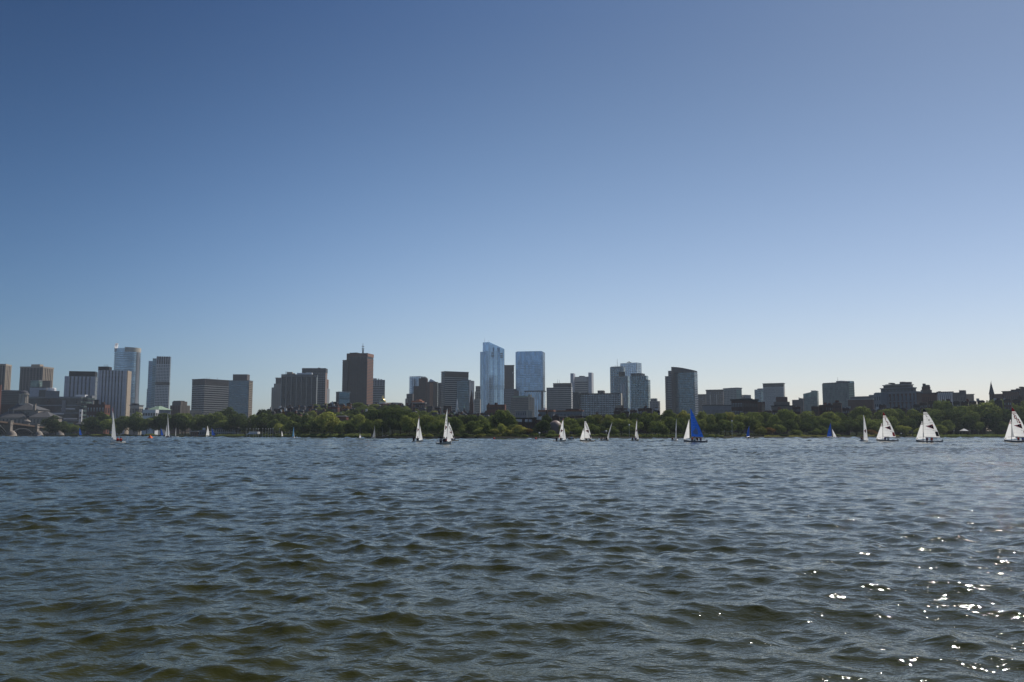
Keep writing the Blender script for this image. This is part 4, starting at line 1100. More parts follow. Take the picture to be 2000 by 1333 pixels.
# concert shell dome and brick rows in the middle
c = W(1085, 842, 424)
o = thing("concert_shell", "smooth brown half-dome concert shell among the riverside trees", "bandshell", (c.x, 424, gz(c.x, 424)))
hs = zz(821.5, 424)-o.location.z
MB().lathe([(hs*0.60*math.cos(a), hs*math.sin(a)) for a in [i*math.pi/2/12 for i in range(12)]]+[(0.05, hs)], 32, 0, 0).build("dome", mat("shell_stone", (0.30, 0.22, 0.185), 0.5), o, smooth=True)
MB().lathe([(hs*0.64, 0), (hs*0.64, 0.8), (hs*0.60, 0.9)], 32).build("base_ring", M_("pale_concrete"), o)

b = Bld("brick_block", "wide dark red brick block with chimneys at the foot of the slanted glass tower", "building", 950.5, 986, 988.5, 790.5, 700, "brick", ratio=3)
b.m.windows(4, 12, 0.35, 0.45, m="smoke_glass"); b.add(966, 970, 970, 787, 791, "dark_brick", name="chimney", depth=3); b.add(953, 955, 955, 788, 791, "dark_brick", name="chimney", depth=3)
b = Bld("terraced_brick_block", "dark brick block with an orange roof terrace on the hill", "building", 806, 830, 831.5, 787.5, 900, "dark_brick", ratio=3)
b.m.windows(2, 6, 0.3, 0.5, m="pale_window"); b.m.cap("pale_concrete", 0.8)
b.add(803.5, 824, 824, 783, 788, "orange_brick", dY=8, name="roof_terrace"); b.add(813, 819.5, 819.5, 780.5, 784, "orange_brick", dY=11, name="roof_terrace")
b = Bld("brick_block", "dark brick block right of the tree gap under the banded slab", "building", 866, 881, 882, 793, 880, "dark_brick", ratio=3)
b.m.windows(3, 4, 0.35, 0.45, m="smoke_glass")
b = Bld("orange_terrace_row", "row of low houses with a long pale orange roof line below the dark office slab", "building", 1087, 1137, 1138, 803, 650, "grey_concrete", ratio=6)
b.m.windows(2, 18, 0.4, 0.6); b.m.cap("orange_brick", 0.9); b.add(1105, 1131, 1131, 799, 803, "dark_brick", name="mansard")
b = Bld("orange_roof_house", "grey house with a pinkish roof and white chimney block right of the cream bays", "building", 1053, 1080, 1083, 803, 680, "grey_concrete", ratio=3)
b.m.windows(2, 9, 0.35, 0.6); b.m.cap("orange_brick", 1.4); b.add(1059.5, 1065, 1065, 797, 803, "white_paint", name="chimney", depth=3); b.add(1066, 1069, 1069, 801, 812, "dark_brick", dY=-2, name="chimney", depth=2)
b = Bld("purple_brick_house", "large dark brick corner house with white dormers above the orange-tinged tree", "building", 1006, 1046, 1056, 817, 520, "dark_brick", ratio=3)
b.m.windows(3, 8, 0.3, 0.45, m="smoke_glass"); b.m.cap("black_roof", 0.5)
for x in (1008, 1014.5, 1026.5, 1034): b.add(x-1.1, x+1.1, x+1.1, 819.5, 824.5, "white_paint", dY=-0.6, name="dormer", depth=2)
b.add(1047.5, 1053, 1058.5, 813.8, 820, "white_paint", dY=-1, name="dormer", depth=4)
b = Bld("balcony_block", "stepped brick block with balconies at the right foot of the long gridded block", "building", 1204, 1214, 1218, 792, 760, "brown_brick", ratio=2)  # brown brick with tan balcony bands on the front
b.m.spandrels(3, 0.4, "tan_concrete", 'L'); b.add(1200, 1208, 1208, 797, None, "dark_brick", dY=-3, name="lower_wing")

# ---------------------------------------------------------------- small houses
HOUSE_N = [0]
def house(px, w, yt, Y, wallm, roofm, cat_label, nwin=3, floors=2, dormers=0, chim=1, hip=False, right=0.18, rowgroup=None, white=False):
    xl, xc, xr = px-w/2, px+w/2-w*right, px+w/2
    b = Bld("row_house", cat_label, "house", xl, xc, xr, yt+2.2, Y, wallm, ratio=1.6, group=rowgroup)
    hgt = b.m.z1-b.g
    p = b.m.pts(0.35)
    cx_ = sum(v[0] for v in p)/4; cy_ = sum(v[1] for v in p)/4
    rh = 2.2*Y/F
    k = 0.55 if not hip else 0.1
    MB().prism(p, 0, rh, top=[(cx_+(v[0]-cx_)*k, cy_+(v[1]-cy_)*k) for v in p]).build("roof", M_(roofm), b.o, loc=(0, 0, hgt+0.02))
    visible = min(hgt-0.6, 12.0)
    lo = 1-visible/hgt
    b.m.windows(floors, nwin, 0.34, 0.5, m="white_paint" if white else R.choice(["window_glass", "pale_window"]), lo=lo, hi=0.97, joined=True)
    if right > 0.1: b.m.windows(floors, 2, 0.34, 0.5, face='R', lo=lo, hi=0.97, joined=True)
    B = b.m.B-Vector((b.o.location.x, b.o.location.y))
    for i in range(dormers):
        f = (i+0.5)/dormers
        q = B+b.m.dL*(b.m.wL*f)+b.m.dR*0.5
        s_ = 0.55+0.1*R.random()
        MB().box(q.x-s_, q.x+s_, q.y-0.3, q.y+2.0, hgt+0.1, hgt+0.1+rh*0.75).build("dormer", M_("white_paint"), b.o)
    for i in range(chim):
        f = R.choice([0.06, 0.5, 0.94])
        q = B+b.m.dL*(b.m.wL*f)+b.m.dR*(b.m.wR*R.choice([0.25, 0.6]))
        s_ = 0.5+0.3*R.random()
        MB().box(q.x-s_*1.3, q.x+s_*1.3, q.y-s_, q.y+s_, hgt, hgt+rh+0.8+R.random()*1.2).build("chimney", M_(R.choice(["dark_brick", "brick", "pale_concrete", "brown_brick", "white_paint"])), b.o)
    return b

# hillside town (left and right of the brown tower's foot)
BELOW = [(500, "left of the tan stepped tower"), (530, "below the tan stepped tower"), (556, "below the striped slab's left"), (592, "below the striped slab's right"),
         (622, "below the grey banded tower"), (642, "left of the small teal office"), (662, "below the small teal office"), (690, "below the brown tower"), (716, "below the right edge of the brown tower"),
         (742, "below the gold dome"), (762, "right of the gold dome"), (800, "below the pale glass tower"), (828, "below the stepped brick apartments"), (858, "below the brown banded slab"), (888, "below the white steeple"),
         (912, "below the brown stone spire"), (940, "below the cream stone office"), (975, "below the narrow brown tower"), (1010, "below the wide blue glass tower")]
def below(px, table=BELOW):
    return min(table, key=lambda q: abs(q[0]-px))[1]
pal = [("dark_brick", "dark brick"), ("brown_brick", "brown brick"), ("brick", "red brick"), ("dark_brick", "dark brick"), ("brown_concrete", "grey-brown"), ("dark_brick", "dark brick"), ("charcoal", "charcoal")]
rows = [
    (870, [(506, 12, 807), (526, 9, 799), (540, 10, 798), (552, 12, 796), (566, 13, 795), (579, 12, 794), (592, 10, 793), (606, 12, 792), (618, 10, 793), (632, 12, 791), (646, 11, 788), (655, 9, 785), (668, 12, 789), (682, 10, 787), (716, 10, 791), (731, 10, 789), (738, 12, 791), (762, 12, 790), (775, 12, 791), (787, 12, 792), (726, 11, 793)]),
    (790, [(533, 10, 804), (545, 10, 803), (562, 11, 802), (575, 12, 801), (588, 13, 801), (600, 11, 801), (613, 13, 799), (627, 14, 802), (652, 24, 793), (676, 13, 799), (689, 12, 798), (716, 12, 799)]),
    (720, [(583, 14, 807), (597, 10, 808), (670, 13, 811), (704, 14, 805), (716, 12, 804)]),
    (640, [(668, 26, 812)]),
    (800, [(800, 12, 790), (812, 14, 795), (826, 14, 797), (841, 12, 794), (856, 12, 795), (872, 12, 799), (886, 12, 803), (900, 12, 804), (914, 10, 806), (929, 14, 807), (945, 14, 806), (962, 16, 806), (977, 14, 807), (992, 12, 808)]),
    (660, [(808, 14, 803), (850, 13, 806), (862, 12, 810), (878, 14, 809), (893, 12, 808), (906, 12, 809), (935, 14, 811), (950, 13, 811), (968, 14, 812)]),
]
for Yr, items in rows:
    for (px, w, yt) in items:
        wm, wn_ = R.choice(pal)
        dm = R.choice([0, 0, 1, 2]); ch = R.choice([0, 1, 1, 2])
        rf = R.choice(["slate", "black_roof", "grey_roof", "slate"])
        fr = "low down" if yt > 803 else ("high up" if yt < 795 else "midway")
        ex = {0: "", 1: " with one dormer", 2: " with two dormers"}[dm]
        house(px, w, yt, Yr+R.uniform(-15, 15), wm, rf, "%s house%s, %s %s" % (wn_, ex, fr, below(px)), nwin=max(2, int(w/3.4)), floors=2, dormers=dm, chim=ch, rowgroup="small houses on the hillside")

# row houses along the right bank, just over the trees
RB = [(1060, "left of the concert shell"), (1090, "behind the concert shell"), (1130, "below the long gridded block, left"), (1165, "below the long gridded block, middle"), (1200, "below the long gridded block, right"),
      (1235, "below the crowned teal tower"), (1275, "below the small stepped grey block"), (1400, "below the brown midrise blocks"), (1500, "below the white ribbed block"), (1545, "left of the small green glass block"), (1585, "below the small green glass block"),
      (1625, "below the wide green glass block"), (1668, "below the low brick hall"), (1725, "below the mansard complex, left"), (1775, "below the mansard complex, right"), (1815, "below the stepped brick ziggurat"), (1850, "below the white striped block"),
      (1885, "below the plain tan block"), (1920, "left of the church spire"), (1970, "right of the church spire")]
rows = [
    (560, [(1048, 14, 815), (1066, 14, 812), (1086, 15, 812), (1101, 14, 813), (1116, 14, 812), (1131, 15, 811), (1146, 14, 812), (1160, 14, 811), (1176, 15, 811), (1192, 15, 810)]),
    (640, [(1206, 15, 802), (1222, 14, 803), (1237, 14, 800), (1254, 16, 797), (1268, 12, 797), (1282, 14, 801)]),
    (640, [(1500, 15, 801), (1516, 15, 800), (1532, 15, 801), (1556, 16, 793), (1592, 15, 793), (1606, 15, 791), (1620, 15, 790), (1635, 18, 786), (1652, 14, 796), (1704, 14, 800), (1720, 15, 799), (1736, 14, 797), (1750, 14, 795), (1764, 14, 797)]),
    (700, [(1724, 14, 790), (1790, 14, 790), (1804, 16, 786), (1820, 15, 784), (1836, 14, 784), (1852, 15, 784), (1868, 14, 784), (1884, 14, 784), (1900, 15, 783), (1916, 15, 782), (1950, 15, 781), (1968, 15, 780), (1985, 16, 779)]),
]
for Yr, items in rows:
    for (px, w, yt) in items:
        wm, wn_ = R.choice([("dark_brick", "dark brick"), ("brown_brick", "brown brick"), ("charcoal", "blackish"), ("dark_brick", "dark brick")])
        dm = R.choice([0, 0, 1]); ch = R.choice([0, 1, 2])
        rf = R.choice(["slate", "black_roof", "black_roof"])
        ex = {0: "", 1: " with pale dormer"}[dm]
        cx2 = {0: "", 1: ", one chimney", 2: ", two chimneys"}[ch]
        house(px, w, yt, Yr+R.uniform(-10, 10), wm, rf, "%s row house%s%s, %s" % (wn_, ex, "" if dm else cx2, below(px, RB)), nwin=max(2, int(w/3.2)), floors=3, dormers=dm, chim=ch, right=0.06, rowgroup="row houses just over the trees")
# ---------------------------------------------------------------- bank, path, reeds
def strip(name, m, px0, px1, prof, step=6.0, kind="structure", label=None):
    """sweeps a profile [(d, z above ground or absolute)] along the shore between two directions"""
    ts = []
    t0, t1 = t_of(px0), t_of(px1)
    n = max(2, int((px1-px0)/step))
    V = []; Fc = []
    for i in range(n+1):
        t = t0+(t1-t0)*i/n; s = float(shore(t))
        for d, z in prof:
            y = s+d
            V.append((t*y, y, z if d < 1.3 else gz(t*y, y)+z))
    k = len(prof)
    for i in range(n):
        for j in range(k-1):
            a = i*k+j; Fc.append((a, a+k, a+k+1, a+1))
    me = bpy.data.meshes.new(name); me.from_pydata(V, [], Fc); me.materials.append(m); me.update()
    o = link(name, me, kind=kind)
    if label: tag(o, label=label)
    return o
strip("riverbank", mat("bank_stone", (0.028, 0.027, 0.021), 0.9, var=0.5, scale=0.6), -900, 3200, [(-1.0, -1.5), (-0.6, -0.2), (-0.2, 0.45), (0.5, 0.75), (1.6, 0.7)], label="dark stone edge of the riverbank at the waterline")
PATHM = mat("path_gravel", (0.22, 0.19, 0.15), 0.95)
strip("path", PATHM, 1360, 1600, [(9.0, 0.05), (12.5, 0.05)], label="pale footpath along the far bank right of the blue sail")
strip("path", PATHM, 1120, 1200, [(9.0, 0.05), (12.0, 0.05)], label="pale footpath glimpsed between shrubs in the middle of the bank")
strip("path", PATHM, 1890, 2050, [(7.0, 0.05), (9.0, 0.05)], label="pale footpath under the trees at the right end of the bank")

def leafmat(name, col, var=0.35):
    m = bpy.data.materials.new(name); m.use_nodes = True
    nt = m.node_tree; L = nt.links
    for n in list(nt.nodes): nt.nodes.remove(n)
    geo = nt.nodes.new("ShaderNodeNewGeometry"); oi = nt.nodes.new("ShaderNodeObjectInfo")
    tc = nt.nodes.new("ShaderNodeTexCoord")
    nz = nt.nodes.new("ShaderNodeTexNoise"); nz.inputs["Scale"].default_value = 5.0; nz.inputs["Detail"].default_value = 2
    L.new(tc.outputs["Object"], nz.inputs["Vector"])
    def mr(sock, a, b, lo=0.0, hi=1.0):
        n = nt.nodes.new("ShaderNodeMapRange"); n.inputs[1].default_value = lo; n.inputs[2].default_value = hi
        n.inputs[3].default_value = a; n.inputs[4].default_value = b; L.new(sock, n.inputs[0]); return n.outputs[0]
    def mul(a, b):
        n = nt.nodes.new("ShaderNodeMath"); n.operation = 'MULTIPLY'; L.new(a, n.inputs[0]); L.new(b, n.inputs[1]); return n.outputs[0]
    f = mul(mul(mr(geo.outputs["Random Per Island"], 1-var, 1+var), mr(oi.outputs["Random"], 0.75, 1.3)), mr(nz.outputs["Fac"], 0.65, 1.4, 0.3, 0.7))
    mx = nt.nodes.new("ShaderNodeMix"); mx.data_type = 'RGBA'
    mx.inputs[6].default_value = (*col, 1); mx.inputs[7].default_value = (col[0]*1.25, col[1]*1.08, col[2]*0.95, 1)
    L.new(mr(oi.outputs["Random"], 0.0, 0.8), mx.inputs[0])
    vm = nt.nodes.new("ShaderNodeVectorMath"); vm.operation = 'SCALE'; L.new(mx.outputs[2], vm.inputs[0]); L.new(f, vm.inputs["Scale"])
    d = nt.nodes.new("ShaderNodeBsdfDiffuse"); t = nt.nodes.new("ShaderNodeBsdfTranslucent")
    L.new(vm.outputs[0], d.inputs[0]); L.new(vm.outputs[0], t.inputs[0])
    ms = nt.nodes.new("ShaderNodeMixShader"); ms.inputs[0].default_value = 0.27
    L.new(d.outputs[0], ms.inputs[1]); L.new(t.outputs[0], ms.inputs[2])
    o = nt.nodes.new("ShaderNodeOutputMaterial"); L.new(ms.outputs[0], o.inputs[0])
    return m
LEAF = {"dark": leafmat("leaf_dark", (0.075, 0.108, 0.034)), "mid": leafmat("leaf_mid", (0.150, 0.195, 0.054)), "light": leafmat("leaf_light", (0.235, 0.275, 0.075)),
        "yellow": leafmat("leaf_yellow", (0.25, 0.265, 0.07)), "orange": leafmat("leaf_orange", (0.20, 0.13, 0.045))}
def leaves_mesh(name, cen, rad, nrm_bias, size, rng):
    """cen (n,3) leaf-clump centres -> small tilted quads"""
    n = len(cen)
    nr = rng.randn(n, 3)*0.34+nrm_bias
    nr /= np.linalg.norm(nr, axis=1)[:, None]
    up = rng.randn(n, 3)
    a = np.cross(nr, up); a /= np.linalg.norm(a, axis=1)[:, None]
    b = np.cross(nr, a)
    s = size*(0.6+0.8*rng.rand(n))[:, None]
    V = np.stack([cen-a*s-b*s*0.7, cen+a*s-b*s*0.5, cen+a*s*0.7+b*s, cen-a*s*0.8+b*s*0.8], 1).reshape(-1, 3).astype(np.float32)
    me = bpy.data.meshes.new(name)
    me.vertices.add(4*n); me.vertices.foreach_set("co", V.ravel())
    me.loops.add(4*n); me.loops.foreach_set("vertex_index", np.arange(4*n, dtype=np.int32))
    me.polygons.add(n); me.polygons.foreach_set("loop_start", np.arange(0, 4*n, 4, dtype=np.int32)); me.polygons.foreach_set("loop_total", np.full(n, 4, dtype=np.int32))
    me.update(calc_edges=True)
    return me
def crown_points(rng, n, kind):
    K = rng.randint(9, 14)
    C = []; Rr = []
    for i in range(K):
        u = rng.randn(3); u /= np.linalg.norm(u); r = rng.rand()**0.4
        c = u*r*np.array([0.33, 0.33, 0.30])
        if kind == "round": c[2] = c[2]*1.0+0.60
        elif kind == "tall": c[0] *= 0.8; c[1] *= 0.8; c[2] = c[2]*1.25+0.56
        elif kind == "wide": c[2] = c[2]*0.75+0.64
        elif kind == "low": c[2] = abs(c[2])*1.1+0.42
        C.append(c); Rr.append(0.14+0.10*rng.rand())
    C = np.array(C); Rr = np.array(Rr)
    idx = rng.choice(K, n, p=Rr**2/np.sum(Rr**2))
    d = rng.randn(n, 3); d[:, 2] += 0.35; d /= np.linalg.norm(d, axis=1)[:, None]
    rad = Rr[idx]*(0.78+0.3*rng.rand(n))
    wob = 1+0.16*np.sin(d[:, 0]*7+idx)*np.sin(d[:, 2]*6+idx*2)
    P = C[idx]+d*(rad*wob)[:, None]*np.array([1, 1, 0.95])
    P[:, 2] = np.maximum(P[:, 2], 0.06)
    zmax = np.percentile(P[:, 2], 99.7); P[:, 2] *= 1/zmax
    xm = np.percentile(np.abs(P[:, 0]), 99); P[:, :2] *= 0.5/xm
    return P, d
rngT = np.random.RandomState(5)
CROWNS = {}
VAR = []
for i in range(9):
    kind = ["round", "tall", "wide", "low", "round", "wide", "round", "low", "tall"][i]
    P, d = crown_points(rngT, 5200, kind)
    VAR.append((P, d))
def crown_mesh(i, tone):
    if i not in CROWNS:
        P, d = VAR[i]
        me = leaves_mesh("crown", P, None, d, 0.021, np.random.RandomState(i))
        me.materials.append(LEAF["mid"])
        CROWNS[i] = me
    return CROWNS[i]
def crown(i, tone, parent):
    c = link("crown", crown_mesh(i, tone), parent)
    c.material_slots[0].link = 'OBJECT'; c.material_slots[0].material = LEAF[tone]
    return c
BARK = mat("bark", (0.075, 0.06, 0.045), 0.95, scale=4)
def trunk_mesh(seed):
    q = random.Random(seed); mb = MB()
    mb.tube([(0, 0, -0.03), (0.005, 0, 0.12), (-0.005, 0.004, 0.3), (0.01, 0, 0.6)], [0.026, 0.02, 0.016, 0.006], 7)
    for k in range(6):
        a = k*1.1+q.random(); z = 0.16+0.06*k
        r = 0.25+0.08*q.random()
        mb.tube([(0, 0, z), (r*0.5*math.cos(a), r*0.5*math.sin(a), z+0.12), (r*math.cos(a), r*math.sin(a), z+0.26)], [0.011, 0.007, 0.003], 5)
    return mb.mesh("trunk", BARK)
TRUNKS = [trunk_mesh(i) for i in range(4)]
TONE_W = {"dark": "dark green", "mid": "green", "light": "light green", "yellow": "yellow-green", "orange": "orange-tinged"}
TPLACE = [(20, "behind the stone bridge"), (108, "right end of the bridge"), (150, "by the stone kiosk"), (190, "below the old brick house"), (235, "below the tall finned hospital"), (270, "below the cream block"), (312, "below the stacked tower"),
          (355, "below the brown stone block"), (390, "left of the boathouse"), (418, "over the boathouse's left end"), (445, "behind the boathouse"), (480, "right of the boathouse"), (510, "by the white pavilion"), (545, "below the tan stepped tower"),
          (580, "below the striped slab"), (605, "below the grey banded tower"), (640, "below the teal glass office"), (668, "left of the brown tower"), (700, "below the brown tower"), (735, "below the gold dome"), (765, "right of the gold dome"),
          (795, "left of the first white dinghy"), (830, "right of the first white dinghy"), (858, "left of the paired dinghies"), (900, "right of the paired dinghies"), (935, "below the cream stone office"), (962, "below the slanted glass tower"), (990, "below the narrow brown tower"),
          (1020, "below the wide blue tower"), (1060, "left of the concert shell"), (1100, "right of the concert shell"), (1125, "behind the small motorboat"), (1155, "below the white pillar tower"), (1185, "behind the heeling dinghy"), (1215, "below the pale blue tower"),
          (1245, "below the crowned tower"), (1280, "below the small gridded block"), (1305, "below the left steps of the curved-top tower"), (1335, "behind the big blue sail"), (1370, "right of the big blue sail"), (1400, "below the brown midrise"), (1430, "below the stone midrise"),
          (1465, "behind the small blue sail"), (1500, "below the white ribbed block"), (1530, "below the round-cornered block"), (1570, "left of the blue and white sails"), (1600, "below the small green block"), (1630, "below the wide green block"), (1665, "right of the wide green block"),
          (1690, "behind the narrow dinghy"), (1725, "behind the sail numbered seven"), (1765, "below the mansard complex"), (1815, "behind the sail numbered six"), (1850, "below the white striped block"), (1885, "behind the white canopy"), (1920, "left of the church spire"),
          (1950, "right of the church spire"), (1985, "behind the rightmost dinghy"), (2040, "beyond the right edge")]
tree_i = [0]
def tree(px, top, w, dd, tone, zrow="bank", var=None):
    t = t_of(px); s = float(shore(t)); Y = s+dd
    x = tt(px, 840)*Y
    g = gz(x, Y)
    H = zz(top, Y)-g
    wid = w*Y/F
    i = tree_i[0]; tree_i[0] += 1
    v = var if var is not None else R.randrange(9)
    if H < 3: H = 3
    place = below(px, TPLACE)
    pos = "front" if dd < 30 else ("rear" if dd < 130 else "hillside")
    size = "small" if w < 22 else ("broad" if w > 40 else "")
    lab = " ".join([p for p in [size, TONE_W[tone], pos, "tree", place] if p])
    o = thing("hillside_tree" if dd >= 130 else "riverside_tree", lab, "tree", (x, Y, g), R.random()*6.28, group="trees along the far bank and hill")
    k = H
    c = crown(v, tone, o); c.scale = (wid*1.06, wid*1.06, H*1.01)
    tr = link("trunk", TRUNKS[i % 4], o); tr.scale = (H*0.9, H*0.9, H)
    return o
Fr = 14; Bk = 48; Vb = 85
